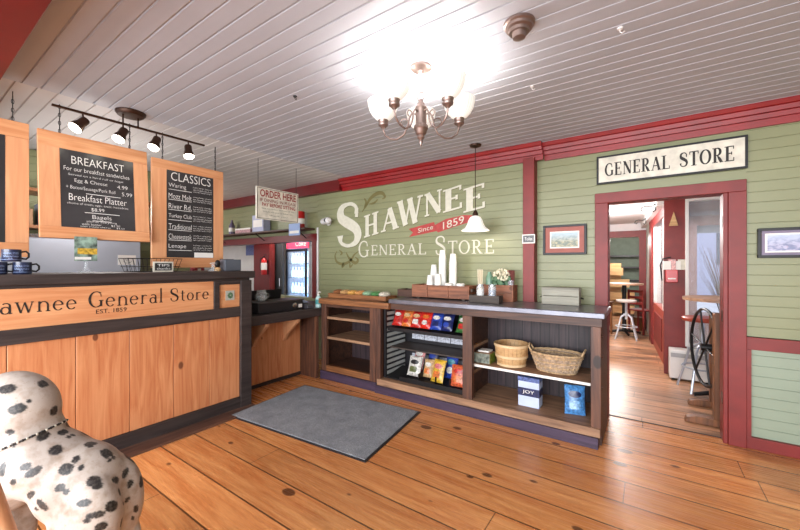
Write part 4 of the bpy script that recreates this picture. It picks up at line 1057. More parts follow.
# white card held up behind
pc = onX(127, 251, -3.75)
t = thing('note_card', 'white note card with pen drawing propped on the counter left of the wire basket', 'card', (-3.75, pc.y, ZB))
bx('card', M_paper, t, -3.753, -3.747, pc.y - .065, pc.y + .065, ZB + .06, ZB + .145)
MB().tube([(-3.75, pc.y, ZB), (-3.75, pc.y, ZB + .06)], .003, 6).build('card_holder', M_black, t)
MB().lathe([(.0001, 0), (.02, 0), (.02, .004), (.0001, .004)], (-3.75, pc.y, ZB), 14).build('holder_base', M_black, t)
MB().tube([(-3.746, pc.y - .02 + .02 * math.cos(i * .6) + .003 * i, ZB + .09 + .015 * math.sin(i * .6)) for i in range(12)], .0015, 4).build('pen_drawing', M_ink, t)
# wire basket
ya, yb = onX(123, 265, -3.62).y, onX(177, 265, -3.62).y
t = thing('wire_basket', 'black wire basket on the service counter top', 'basket', (-3.62, (ya + yb) / 2, ZB))
for z, e in ((ZB + .003, .03), (ZB + .045, .012), (ZB + .115, 0)):
    MB().tube([(-3.72 + e, ya + e, z), (-3.52 - e, ya + e, z), (-3.52 - e, yb - e, z), (-3.72 + e, yb - e, z)], .003, 6, closed=True).build('wire_ring', M_black, t)
m = MB()
for k in range(13):
    y = ya + (yb - ya) * k / 12; y2 = ya + .03 + (yb - ya - .06) * k / 12
    for xa, xb in ((-3.52, -3.55), (-3.72, -3.69)): m.tube([(xa, y, ZB + .115), (xb, y2, ZB + .003)], .002, 5)
for k in range(5): m.tube([(-3.69 + .035 * k, ya + .03, ZB + .003), (-3.69 + .035 * k, yb - .03, ZB + .003)], .002, 5)
m.build('wire_uprights', M_black, t)
a_, b_ = onX(153, 267, -3.42).y, onX(173, 267, -3.42).y
t = thing('chalk_label', 'small chalk label with white frame on the counter before the wire basket', 'sign', (-3.42, (a_ + b_) / 2, ZB))
bx('frame', M_cream, t, -3.425, -3.415, a_, b_, ZB, ZB + .088)
bx('chalk_face', M_chalk, t, -3.4149, -3.413, a_ + .012, b_ - .012, ZB + .012, ZB + .076)
letters('chalk_lettering', M_chalkink, t, [('TIPS', (-3.4125, a_ + .03, ZB + .047), b_ - a_ - .06, .02), ('thanks', (-3.4125, a_ + .025, ZB + .02), b_ - a_ - .05, .018)], (0, 1, 0), (0, 0, 1))
pc = onX(213, 265, -3.5)
t = thing('glass_figurine', 'small clear glass bell on the counter under the CLASSICS board', 'bell', (-3.5, pc.y, ZB))
MB().lathe([(.0001, 0), (.045, 0), (.043, .012), (.02, .025), (.014, .045), (.018, .055), (.012, .07), (.0001, .075)], (-3.5, pc.y, ZB), 20).build('glass_body', M_glass, t)
MB().tube([(-3.5, pc.y - .03, ZB + .074), (-3.5, pc.y, ZB + .08), (-3.5, pc.y + .06, ZB + .074)], .004, 6).build('cross_piece', M_paper, t)
a_, b_ = onX(231, 265, -3.5).y, onX(247.5, 265, -3.5).y
t = thing('register_display', 'grey register display standing at the right end of the service counter', 'screen', (-3.5, 2.05, ZB))
b_ = min(b_, 2.12)
bx('display_housing', plain('slate_grey_plastic', (92, 96, 106), .5), t, -3.56, -3.46, b_ - .17, b_, ZB, ZB + .115, bevel=.004)
bx('display_back', M_blackp, t, -3.60, -3.561, b_ - .15, b_ - .02, ZB, ZB + .12)
t = thing('counter_ornament', 'small dark ornament with tan base beside the register display', 'ornament', (-3.5, b_ - .23, ZB))
MB().lathe([(.0001, 0), (.03, 0), (.034, .02), (.02, .035), (.0001, .04)], (-3.5, b_ - .225, ZB), 16).build('tan_base', M_tan, t)
MB().ball((-3.5, b_ - .225, ZB + .07), (.02, .028, .04), 12, 8).build('dark_top', M_black, t)

# ------------------------------------------------------------------ kitchen behind the counter
t = thing('range_hood', 'brushed stainless steel hood panel behind the service counter', 'hood', (-5.0, 1.0, 1.0))
bx('hood_body', M_steel, t, -5.2, -4.85, .35, 1.72, .95, 1.69, bevel=.01)
bx('hood_rail', M_chrome, t, -4.849, -4.83, .35, 1.72, 1.67, 1.70)
bx('worktop', M_steel, t, -5.2, -4.7, .05, 2.3, .88, .93)
bx('work_base', plain('grey_cabinet', (120, 120, 124), .5), t, -5.2, -4.75, .05, 2.3, 0, .879)
t = thing('storage_shelf', 'brown wall shelf above the stainless hood seen between the menu boards', 'shelf', (-5.1, 1.0, 1.78))
bx('shelf_board', M_topwood, t, -5.24, -4.9, .1, 2.3, 1.76, 1.79)
bx('shelf_board', M_topwood, t, -5.24, -4.9, .1, 2.3, 2.12, 2.15)
for k, (y, w, h, cn, c, lab) in enumerate(((.78, .14, .16, 'kraft', (150, 112, 80), 'kraft cardboard carton on the lower kitchen shelf by the left gap'), (.95, .12, .22, 'slate', (96, 98, 106), 'slate grey canister box on the lower kitchen shelf'), (1.72, .15, .18, 'maroon', (120, 40, 44), 'maroon carton on the lower kitchen shelf near the tall menu board'))):
    q = thing('storage_carton', lab, 'box', (-5.05, y, 1.791)); bx('carton_body', plain('carton_' + cn, c, .6), q, -5.14, -4.95, y - w / 2, y + w / 2, 1.791, 1.791 + h, bevel=.003)
    bx('carton_tape', M_paper, q, -4.9499, -4.948, y - .02, y + .02, 1.80, 1.78 + h)
for k, y in enumerate((2.60, 2.82, 3.05)):
    lab = ['red striped bag on a back counter, left of three seen under the CLASSICS board', 'pink striped bag on a back counter, middle of three under the CLASSICS board', 'crimson bag on a back counter, right of three under the CLASSICS board'][k]
    q = thing('striped_bag', lab, 'bag', (-6.3, y, 1.0))
    bx('bag_body', C('cloth%d' % k, ((170, 24, 40), (206, 110, 120), (150, 20, 30))[k]), q, -6.42, -6.2, y - .09, y + .09, .921, 1.36, bevel=.02)
    bx('bag_stripe', M_paper, q, -6.199, -6.196, y - .03, y + .02, .94, 1.34)
t = thing('back_counter', 'pale back counter behind the kitchen partition', 'counter', (-6.3, 2.85, 0))
bx('counter_top', M_steel, t, -6.7, -6.05, 2.45, 3.3, .88, .92); bx('counter_body', M_white, t, -6.68, -6.08, 2.47, 3.28, 0, .879)

# wall shelf over the pass-through
t = thing('wall_shelf', 'dark brown wall shelf on black brackets above the pass-through opening', 'shelf', (-5.3, 3.6, 1.93))
bx('shelf_board', M_darkbrown, t, -6.9, -4.13, 3.52, 3.725, 1.925, 1.95, bevel=.003)
for x in (-6.55, -5.35, -4.3): MB().tube([(x, 3.722, 1.80), (x, 3.70, 1.81), (x, 3.56, 1.90), (x, 3.54, 1.924)], .007, 6).build('bracket', M_black, t)
ZS = 1.951
def shelf_x(px, py=225, Y=3.62): return onY(px, py, Y).x
x = shelf_x(232); q = thing('shelf_bottle', 'dark purple bottle on the wall shelf over the pass-through', 'bottle', (x, 3.62, ZS))
MB().lathe([(.0001, 0), (.05, 0), (.052, .15), (.03, .2), (.018, .22), (.018, .26), (.0001, .26)], (x, 3.62, ZS), 18).build('bottle_body', plain('violet_glass', (110, 100, 130), .25), q)
MB().lathe([(.053, .05), (.0545, .05), (.0545, .12), (.053, .12)], (x, 3.62, ZS), 18, closed=True).build('bottle_label', M_paper, q)
x0, x1 = shelf_x(238), shelf_x(253); q = thing('shelf_box', 'pink and white flat box on the wall shelf beside the purple bottle', 'box', ((x0 + x1) / 2, 3.62, ZS))
bx('box_body', C('pink_box', (206, 160, 164)), q, x0, x1, 3.57, 3.70, ZS, ZS + .06); bx('box_lid', M_paper, q, x0 - .005, x1 + .005, 3.565, 3.705, ZS + .0601, ZS + .085)
x0, x1 = shelf_x(255), shelf_x(266); q = thing('shelf_box', 'pale lilac carton on the wall shelf below the ORDER HERE sign', 'box', ((x0 + x1) / 2, 3.62, ZS))
bx('box_body', plain('lilac_carton', (176, 180, 206), .6), q, x0, x1, 3.57, 3.70, ZS, ZS + .28); bx('box_label', M_paper, q, x0 + .03, x1 - .03, 3.567, 3.5699, ZS + .08, ZS + .2)
x0, x1 = shelf_x(297.5), shelf_x(303); q = thing('red_tin', 'tall red tin at the right end of the wall shelf', 'tin', ((x0 + x1) / 2, 3.62, ZS))
MB().lathe([(.0001, 0), (.06, 0), (.06, .25), (.055, .26), (.0001, .262)], ((x0 + x1) / 2, 3.63, ZS), 22).build('tin_body', M_redplastic, q)
MB().lathe([(.061, .07), (.062, .07), (.062, .15), (.061, .15)], ((x0 + x1) / 2, 3.63, ZS), 22, closed=True).build('tin_label', M_paper, q)
q = thing('hanging_notice', 'small white and blue notice clipped under the wall shelf', 'notice', (-4.72, 3.53, 1.8))
a, b_ = onY(289, 224, 3.515), onY(300, 235, 3.515); bx('notice_sheet', M_paleblue, q, a.x, b_.x, 3.512, 3.516, b_.z, a.z); bx('notice_band', M_paper, q, a.x + .02, b_.x - .02, 3.509, 3.5119, b_.z + .03, b_.z + .07)

# beyond the pass-through
sbox('wall_kitchen', plain('kitchen_white_wall', (214, 210, 206), .6), -9.4, -4.9, 5.6, 5.7, 0, 2.45)
sbox('wall_kitchen_side', M_white, -4.4, -4.3, 3.9, 5.6, 0, 2.45)
t = thing('red_column', 'glossy dark red boxed column carrying the fire extinguisher', 'column', (-6.1, 4.2, 0))
bx('column_body', M_darkred, t, -6.30, -5.80, 4.12, 4.22, 0, 2.44, bevel=.006); bx('column_edge', M_red, t, -5.799, -5.78, 4.11, 4.22, 0, 2.44)
t = thing('fire_extinguisher', 'red fire extinguisher mounted on the red column behind the pass-through', 'fire extinguisher', (-5.86, 4.05, 1.0))
p = onY(264, 268, 4.05); z0 = 1.22
MB().lathe([(.0001, 0), (.048, 0), (.053, .015), (.053, .24), (.04, .28), (.018, .30), (.018, .315), (.0001, .315)], (p.x, 4.05, z0), 22).build('cylinder', M_redplastic, t)
MB().lathe([(.054, .09), (.055, .09), (.055, .22), (.054, .22)], (p.x, 4.05, z0), 22, closed=True).build('instruction_label', M_paper, t)
MB().box(p.x - .012, p.x + .012, 4.04, 4.06, z0 + .315, z0 + .34).box(p.x - .01, p.x + .07, 4.042, 4.058, z0 + .34, z0 + .35).box(p.x - .01, p.x + .065, 4.042, 4.058, z0 + .37, z0 + .38).build('handle', M_black, t)
MB().tube([(p.x - .015, 4.045, z0 + .32), (p.x - .06, 4.03, z0 + .31), (p.x - .075, 4.02, z0 + .2), (p.x - .07, 4.02, z0 + .07)], .008).build('hose', M_black, t)
MB().box(p.x - .03, p.x + .03, 4.108, 4.119, z0 + .2, z0 + .26).build('wall_hook', M_black, t)
q = thing('wall_notices', 'blue and white notices pinned on the white wall behind the register', 'notice', (-6.7, 4.4, 1.5))
bx('blue_notice', C('blue_notice', (120, 130, 190)), q, -7.0, -6.7, 4.395, 4.40, 1.60, 1.82); bx('red_notice', C('red_notice', (196, 90, 96)), q, -6.5, -6.4, 4.395, 4.40, 1.48, 1.62)
sbox('wall_partition', M_white, -8.2, -6.305, 4.4, 4.46, 0, 2.44)
t = thing('steel_cabinet', 'tall dark grey cabinet between the red column and the lit fridge', 'cabinet', (-5.7, 4.4, 0))
bx('cabinet_body', plain('gunmetal', (70, 72, 74), .5), t, -5.98, -5.66, 4.30, 4.34, 0, 1.86, bevel=.004); bx('cabinet_door', plain('gunmetal_door', (62, 62, 64), .45), t, -5.97, -5.67, 4.285, 4.2999, .03, 1.83, bevel=.003)
MB().tube([(-5.70, 4.27, 1.0), (-5.70, 4.265, 1.15)], .008).build('cabinet_handle', M_chrome, t)
t = thing('drinks_fridge', 'blue-lit glass-door drinks fridge with red header beyond the pass-through', 'fridge', (-5.3, 4.7, 0))
m = MB().box(-5.840, -5.200, 4.95, 5.0, 0, 1.9).box(-5.840, -5.810, 4.55, 4.949, 0, 1.9).box(-5.230, -5.200, 4.55, 4.949, 0, 1.9).box(-5.809, -5.231, 4.55, 4.949, 0, .2).box(-5.809, -5.231, 4.55, 4.949, 1.87, 1.9)
m.build('fridge_cabinet', plain('fridge_grey', (170, 172, 180), .4), t)
bx('light_panel', M_fridge, t, -5.805, -5.235, 4.935, 4.949, .25, 1.68)
hdr = bx('header_sign', M_sign_lit, t, -5.840, -5.200, 4.53, 4.549, 1.72, 1.9)
letters('header_lettering', M_paper, hdr, [('Coke', (-5.570, 4.527, 1.76), .3, .1)], (1, 0, 0), (0, 0, 1))
m = MB().box(-5.840, -5.800, 4.52, 4.545, .2, 1.7).box(-5.300, -5.250, 4.52, 4.545, .2, 1.7).box(-5.799, -5.301, 4.52, 4.545, 1.66, 1.7).box(-5.799, -5.301, 4.52, 4.545, .2, .24); m.build('door_frame', M_blackp, t)
bx('door_glass', M_glass, t, -5.799, -5.301, 4.53, 4.535, .241, 1.659)
for z in (.55, .85, 1.15, 1.42):
    s_ = bx('fridge_shelf', M_chrome, t, -5.805, -5.235, 4.56, 4.92, z, z + .01)
cols = [(200, 220, 240), (240, 240, 250), (120, 170, 220), (220, 230, 250)]
k = 0
b0 = MB().lathe([(.0001, 0), (.03, 0), (.032, .12), (.014, .17), (.014, .2), (.0001, .2)], n=12).build('fridge_bottle', plain('pale_bottle', (190, 212, 236), .2))
for z, nm in ((.561, 'lowest visible'), (.861, 'second'), (1.161, 'third'), (1.431, 'top')):
    for i in range(6):
        c = b0 if k == 0 else b0.copy()
        if k: COL.objects.link(c)
        c.location = (-5.750 + i * .09, 4.62, z); k += 1
        tag(c, 'pale drink bottle in the row on the %s shelf of the lit fridge' % nm, 'bottle', 'drink bottles on the %s fridge shelf' % nm)

# ------------------------------------------------------------------ dog statue and bench
D0 = 1.22
def dloc(px, py, dd=0.0):
    """point at depth D0+dd on the sight line of the statue"""
    d = D0 + dd; a = (px - 400) / FOC; b_ = (265 - py) / FOC
    return Vector((-SN * d + CS * a * d, CS * d + SN * a * d, EYE + b_ * d))
fwd = Vector((-SN, CS, 0)); rgt = Vector((CS, SN, 0))
PXM = FOC / D0
def dogmesh():
    vs = []
    bm = bmesh.new()
    def ell(px, py, dd, rx, ry, rd, rot=0):
        c = dloc(px, py); c = c + fwd * dd
        m = bmesh.ops.create_icosphere(bm, subdivisions=3, radius=1.0)
        cr, sr = math.cos(math.radians(rot)), math.sin(math.radians(rot))
        for v in m['verts']:
            x, y, z = v.co; x, y, z = x * rx / PXM, y * rd, z * ry / PXM
            x, z = x * cr - z * sr, x * sr + z * cr
            v.co = c + rgt * x + fwd * y + Vector((0, 0, z))
    # px, py, depth offset, radii (px, px, m)
    ell(14, 410, 0, 41, 39, .10)             # skull
    ell(-34, 428, 0, 34, 23, .07, -12)       # muzzle
    ell(24, 438, 0, 38, 34, .095)            # neck
    ell(8, 462, 0, 38, 48, .11)              # chest
    ell(46, 462, 0, 58, 34, .11, -16)        # shoulder / back
    ell(80, 482, 0, 42, 40, .115, -30)       # rump
    for s in (-.05, .05): ell(99, 508, s, 32, 48, .075)
    for s in (-.06, .06): ell(90, 546, s, 38, 22, .055)   # hind feet
    for s in (-.06, .06):
        ell(4, 490, s, 19, 44, .05); ell(2, 530, s, 15, 40, .042); ell(-8, 562, s, 22, 12, .047)
    for s in (-.088, .088): ell(-4, 408, s, 13, 22, .022, 10)   # ears
    me = bpy.data.meshes.new('dog_body'); bm.to_mesh(me); bm.free()
    o = bpy.data.objects.new('dog_body', me); COL.objects.link(o)
    r = o.modifiers.new('r', 'REMESH'); r.mode = 'VOXEL'; r.voxel_size = .0052; r.use_smooth_shade = True
    s = o.modifiers.new('s', 'SMOOTH'); s.factor = .7; s.iterations = 26
    dg = bpy.context.evaluated_depsgraph_get(); ev = o.evaluated_get(dg)
    m2 = bpy.data.meshes.new_from_object(ev); bpy.data.objects.remove(o)
    return m2
dm = dogmesh()
spots = [(7, 389, 7, 5, 0), (17, 409, 7, 5, 15), (29, 401, 2, 2, 0), (42, 384, 4, 3.5, 0), (54, 411, 4, 4.5, 0), (10, 432, 3.5, 3, 0), (43, 436, 5, 4.5, 20), (62, 433, 3.5, 3, 0), (69, 437, 2.4, 2, 0),
         (92, 443, 4.6, 2.8, -10), (105, 454, 5.5, 3.4, -12), (110, 460, 1.8, 2.4, 0), (56, 450, 5.5, 5, 0), (76, 459, 3.5, 4, 0), (66, 469, 6.5, 5.5, 0), (81, 468, 2.4, 3, 0), (125, 473, 3, 5, 20), (130, 484, 3, 3.6, 0),
         (25, 467, 5.3, 3.7, 12), (33, 472, 7.5, 4, 33), (13, 482, 3.6, 3, 40), (60, 488, 5, 3.8, 15), (66, 492, 3, 2.7, 10), (94, 481, 6.5, 5, 0), (97, 485, 5, 4, 0), (31, 495, 6.5, 3.3, 40), (42, 505, 7.5, 4, -35), (36, 509, 3, 2, 0),
         (84, 503, 6.5, 3.5, 5), (112, 506, 6.5, 5, -15), (96, 515, 8, 3, -5), (87, 521, 3.6, 2.4, 0), (101, 527, 5.5, 4.5, 0), (136, 509, 2.4, 4.5, 0), (133, 518, 1.6, 3, 0), (127, 500, 1.8, 2.6, -30), (2, 470, 4, 7, 0), (-20, 395, 6, 5, 0), (-8, 450, 5, 6, 0), (3, 517, 4, 6, 0), (120, 540, 6, 6, 0), (14, 445, 2.5, 2, 0)]
att = dm.color_attributes.new('spots', 'FLOAT_COLOR', 'POINT')
from mathutils.bvhtree import BVHTree
bvh = BVHTree.FromPolygons([v.co for v in dm.vertices], [tuple(p.vertices) for p in dm.polygons])
mid = dloc(50, 470); eye = Vector((0, 0, EYE)); S3 = []
for (a, b_, rx, ry, rot) in spots:
    d = (dloc(a, b_) - eye).normalized(); hit = bvh.ray_cast(eye, d)
    if not hit[0]: continue
    up_ = Vector((0, 0, 1)); n = hit[1]; tx = (rgt - n * rgt.dot(n)).normalized(); tz = n.cross(tx)
    if tz.z < 0: tz = -tz
    cr, sr = math.cos(math.radians(rot)), math.sin(math.radians(rot)); k = (hit[0] - eye).dot(fwd) / FOC
    ax, az = tx * cr + tz * sr, tz * cr - tx * sr
    S3.append((hit[0], ax, az, n, rx * k, ry * k))
    mir = lambda v_: v_ - fwd * (2 * v_.dot(fwd))
    S3.append((mid + mir(hit[0] - mid), mir(ax), mir(az), mir(n), rx * k, ry * k))
for i, v in enumerate(dm.vertices):
    s = 0; nz = noise.noise(v.co * 60) * .3
    for (c, ax, az, n, rx, rz) in S3:
        r_ = v.co - c
        if r_.length_squared > .0016: continue
        e = (r_.dot(ax) / rx) ** 2 + (r_.dot(az) / rz) ** 2 + (r_.dot(n) / .03) ** 2
        if e < 1.12 + nz: s = max(s, min(1, (1.12 + nz - e) * 5))
    att.data[i].color = (s, s, s, 1)
tdm = NT('speckled_plaster'); at = tdm.n('ShaderNodeAttribute', attribute_name='spots')
v = tdm.obj(); nz = tdm.noise(v, 26, 5); nf = tdm.noise(v, 130, 3)
basec = tdm.mix(tdm.ramp(nz, .48, .72), lin((178, 166, 156)), lin((146, 128, 112)))
basec = tdm.mix(tdm.math('MULTIPLY', tdm.ramp(nf, .60, .72), .5), basec, lin((150, 130, 115)))
spotc = tdm.mix(tdm.ramp(nf, .45, .65), lin((30, 27, 26)), lin((70, 64, 60)))
tdm.l(tdm.mix(at.outputs['Fac'], basec, spotc), tdm.b.inputs['Base Color']); tdm.b.inputs['Roughness'].default_value = .42
tdm.bump(nz, .25, .006)
dog = thing('dog_statue', 'white dalmatian dog statue with black spots and beaded collar at the lower left', 'statue', tuple(dloc(60, 560).xy) + (.46,))
dm.materials.clear(); dm.materials.append(tdm.m); dm.polygons.foreach_set('use_smooth', [True] * len(dm.polygons))
db = bpy.data.objects.new('dog_body', dm); COL.objects.link(db); db.parent = dog; db.matrix_parent_inverse = wm(dog).inverted(); W[db] = Matrix.Identity(4)
# collar ring of beads
ring = []
cc = dloc(26, 438)
for k in range(60):
    a = 2 * PI * k / 60
    dr_ = (rgt * math.cos(a) + Vector((0, 0, math.cos(a) * .42)) + fwd * math.sin(a)).normalized()
    hit = bvh.ray_cast(cc + dr_ * .5, -dr_)
    ring.append((hit[0] if hit[0] else cc + dr_ * .12) + dr_ * .002)
m = MB(); m2 = MB()
for k, p in enumerate(ring): (m if k % 2 else m2).ball(p, .0042, 8, 6)
MB().tube(ring, .003, 6, closed=True).build('collar', M_ink, dog)
m.build('collar_beads', M_cream, dog); m2.build('collar_beads_dark', M_ink, dog)
for s in (-1, 1): MB().ball(dloc(-16, 400) + fwd * s * .075, .012, 12, 8).build('eye', M_black, dog)
MB().ball(dloc(-72, 434), (.02, .028, .018), 12, 8).build('nose', M_black, dog)
# bench it sits on
bench = thing('wooden_bench', 'tan wooden bench with an armrest under the dog statue', 'bench', (-1.6, .35, 0))
RB = Matrix.Translation(dloc(55, 500).xy.to_3d()) @ Matrix.Rotation(YAW, 4, 'Z')
for k in range(3): MB().box(-.62, .16, -.17 + k * .118, -.056 + k * .118, .31, .336, M=RB).build('seat_slat', M_pineh, bench, .003)
for x in (-.58, .1):
    for y in (-.15, .14): MB().box(x, x + .05, y, y + .05, 0, .309, M=RB).build('leg', M_pine, bench, .003)
MB().box(-.255, -.205, -.17, -.13, .337, .60, M=RB).build('arm_post', M_pine, bench, .003)
P0 = dloc(-30, 455, -.2); P1 = dloc(18, 545, -.2)
MB().tube([dloc(-32, 440, -.22), dloc(-9, 500, -.22), dloc(9, 548, -.22)], .026, 10).build('armrest', M_pine, bench)

# ------------------------------------------------------------------ beyond the doorway
HZ = 2.32
sbox('ceiling_back', M_hallceil, -3.0, 3.0, 3.93, 9.5, HZ, HZ + .08)
sbox('ceiling_far', plain('far_ceiling', (150, 152, 156), .6), -3.5, 3.0, 9.62, 14, 2.35, 2.43)
sbox('wall_hall_front', M_green, .62, 3.0, YD + .112, YD + .14, 0, HZ)
sbox('wall_hall_left', M_green, -3.0, -2.9, 3.93, 9.5, 0, HZ)
sbox('wall_hall_rear', M_red, -3.0, -.72, 9.5, 9.6, 0, HZ)
sbox('trim_15', M_red, -.72, -.13, 9.45, 9.6, 2.02, 2.16)
sbox('wall_hall_rear_top', M_hallceil, -.72, .3, 9.5, 9.6, 2.16, HZ)
sbox('trim_16', M_red, -.16, .0, 9.42, 9.6, 0, 2.16)
sbox('wall_far', plain('grey_green_far', (120, 132, 116), .6), -3.5, 1.0, 13.3, 13.4, 0, 2.4)
sbox('wall_far_side', plain('pale_far', (190, 196, 190), .6), -.12, -.02, 9.62, 13.3, 0, 2.35)
# right corridor wall, running slightly askew
def askew(name, mat, Ya, Yb, z0, z1, t0=0.0, t1=.12, parent=None, bevel=0):
    X = lambda Y: .211 - .066 * (Y - 5.75)
    m = MB().add([(X(Ya) + t0, Ya, z0), (X(Yb) + t0, Yb, z0), (X(Yb) + t1, Yb, z0), (X(Ya) + t1, Ya, z0), (X(Ya) + t0, Ya, z1), (X(Yb) + t0, Yb, z1), (X(Yb) + t1, Yb, z1), (X(Ya) + t1, Ya, z1)],
                 [(0, 1, 2, 3), (4, 7, 6, 5), (0, 4, 5, 1), (1, 5, 6, 2), (2, 6, 7, 3), (3, 7, 4, 0)])
    o = m.build(name, mat, parent, bevel, recenter=parent is not None, smooth=0)
    return o
struct(askew('wall_corridor', plain('pale_grey_green_wall', (196, 200, 190), .6), 8.25, 9.42, 0, HZ))
struct(askew('trim_17', M_red, 7.75, 8.25, 0, 2.2, -.03, .14))
struct(askew('trim_18', M_red, 6.0, 7.75, 2.06, 2.2, -.02, .14))
struct(askew('trim_19', M_white, 5.9, 9.42, 2.2, HZ, -.10, .14))
d2 = askew('door_2', M_vinyl, 6.2, 7.75, 0, .75, .0, .1); struct(d2)
askew('door_panel', M_red, 6.4, 7.5, .15, .62, -.012, -.001, d2)
askew('door_stile', M_white, 6.2, 6.35, .751, 2.06, .0, .1, d2); askew('door_stile', M_white, 7.6, 7.75, .751, 2.06, .0, .1, d2)
askew('door_glass', M_glass, 6.36, 7.59, .751, 2.06, .04, .05, d2)
struct(askew('trim_20', M_white, 5.78, 6.0, 0, 2.2, -.005, .14))
struct(askew('trim_22', M_red, 6.001, 6.2, 0, 2.06, -.005, .14))
# partition facing the doorway
YPN = 5.78
sbox('wall_partition_red', M_red, .17, .40, YPN - .02, YPN + .08, 0, HZ)
sbox('wall_partition_right', M_red, .80, 3.0, YPN, YPN + .08, 0, HZ)
sbox('wall_partition_low', M_white, .40, .80, YPN, YPN + .08, 0, .38)
w1 = MB().box(.385, .42, YPN - .05, YPN + .08, .38, 2.25).build('window_1', M_white, None, .003, recenter=False); struct(w1)
bx('window_frame', M_white, w1, .775, .81, YPN - .05, YPN + .08, .38, 2.25, bevel=.003)
bx('window_head', M_white, w1, .42, .775, YPN - .05, YPN + .08, 2.2, 2.25); bx('window_sill', M_white, w1, .42, .775, YPN - .05, YPN + .08, .38, .42)
bx('window_glass', M_glass, w1, .42, .775, YPN + .03, YPN + .035, .42, 2.2)
sbox('wall_partition_top', M_red, .40, .80, YPN, YPN + .08, 2.25, HZ)
# added porch; its pink frame stands for the reflection in the glass
sbox('floor_porch', plain('porch_floor', (150, 140, 140), .6), .3, 4.5, 6.6, 9.6, -.06, 0)
sbox('ceiling_porch', M_darkred, .35, 4.0, 5.9, 8.3, 2.25, 2.3)
w2 = MB().box(.55, .66, 7.6, 7.7, 0, 2.2).build('window_2', plain('pink_reflection_frame', (226, 190, 190), .5), None, .003, recenter=False); struct(w2)
for x in (1.12,): bx('window_post', MATS['pink_reflection_frame'], w2, x, x + .1, 7.6, 7.7, 0, 2.2)
bx('window_transom', MATS['pink_reflection_frame'], w2, .661, 1.119, 7.6, 7.7, 2.05, 2.2); bx('window_apron', MATS['pink_reflection_frame'], w2, .661, 1.119, 7.6, 7.7, 0, .5)
struct(MB().box(.3, .5, 8.2, 8.3, 0, 2.24).build('trim_21', M_vinyl, None, recenter=False))
sbox('ground_outside', plain('snowy_ground', (206, 210, 224), .8), 3.0, 14, 3.9, 30, -.3, -.2)
sbox('ground_outside_rear', MATS['snowy_ground'], 1.0, 3.0, 9.7, 30, -.3, -.2)
t = thing('sky_blocking_barn', 'long pale grey barn wall added to dim the corridor door glass', 'barn', (10, 12, -.2))  # barn added to keep the bright sky out of the door glass
bx('barn_wall', plain('barn_siding', (150, 154, 166), .7), t, 9, 12, 3, 21, -.2, 6)
MB().prism([(8.6, 6), (12.4, 6), (10.5, 7.8)], 'Y', 2.8, 21.2).build('barn_roof', plain('slate_roof', (90, 84, 100), .7), t)
t = thing('backdrop_house', 'pale lavender backdrop house with dark roof added outside the porch glass', 'house', (3, 24, -.2))  # house added as backdrop so the porch window does not blow out
bx('house_wall', plain('lavender_siding', (168, 172, 204), .7), t, -1.5, 8, 22, 27, -.2, 5.2)
MB().prism([(-2, 5.2), (8.5, 5.2), (3.2, 8.6)], 'Y', 21.7, 27.3).build('house_roof', plain('slate_roof', (90, 84, 100), .7), t)
for x in (.6, 2.6, 4.6): bx('house_window', plain('dark_pane', (70, 76, 100), .2), t, x, x + .9, 21.96, 21.99, 1.4, 2.9)
def shrub(x, y, h, lab):
    t = thing('bare_shrub', lab, 'shrub', (x, y, -.2)); m = MB()
    for k in range(26):
        a = random.uniform(0, 6.28); l = random.uniform(.5, 1) * h
        m.tube([(x, y, -.2), (x + .2 * math.cos(a), y + .2 * math.sin(a), l * .5), (x + .5 * math.cos(a), y + .5 * math.sin(a), l)], [.012, .008, .003], 5)
    m.build('branches', plain('bare_branch', (120, 80, 76), .8), t)
shrub(1.55, 11.6, 2.0, 'bare reddish shrub outside the glazed porch, nearer one')
shrub(1.9, 14.5, 2.6, 'bare reddish shrub outside the glazed porch, farther and taller one')

# heater
t = thing('baseboard_heater', 'white metal baseboard heater box below the porch window', 'heater', (.4, 5.62, 0))
bx('heater_body', M_white, t, .215, .62, 5.50, 5.725, .02, .36, bevel=.008); bx('heater_grille', plain('grey_grille', (170, 168, 170), .5), t, .23, .60, 5.492, 5.4999, .28, .33)
for x in (.24, .56): bx('heater_foot', M_black, t, x, x + .03, 5.52, 5.70, 0, .0199)
# post ornaments
q = MB().prism([(.22, 1.90), (.315, 1.90), (.27, 2.08)], 'Y', 5.735, 5.755).build('triangle_plaque', M_tan, None, .003); tag(q, 'pale wooden triangle plaque hung high on the red post', 'plaque')
t = thing('red_pouch', 'red wall pouch with white leaflets hung on the red post', 'pouch', (.25, 5.72, 1.25))
bx('pouch_body', M_redplastic, t, .185, .31, 5.70, 5.755, 1.18, 1.34, bevel=.006); bx('pouch_label', M_paper, t, .21, .29, 5.697, 5.6999, 1.22, 1.235)
for k in range(4):
    a = (-25, 8, 30, -5)[k]; bx('leaflet', (M_paper, C('leaflet_pink', (226, 150, 140)), M_paper, M_cream)[k], t, .16 + k * .05, .24 + k * .05, 5.72 + .006 * k, 5.722 + .006 * k, 1.341, 1.45 + .02 * (k % 2))
MB().tube([(.15, 5.74, 1.2), (.13, 5.73, 1.4), (.16, 5.73, 1.48), (.24, 5.735, 1.5)], .008).build('cable_loop', M_black, t)
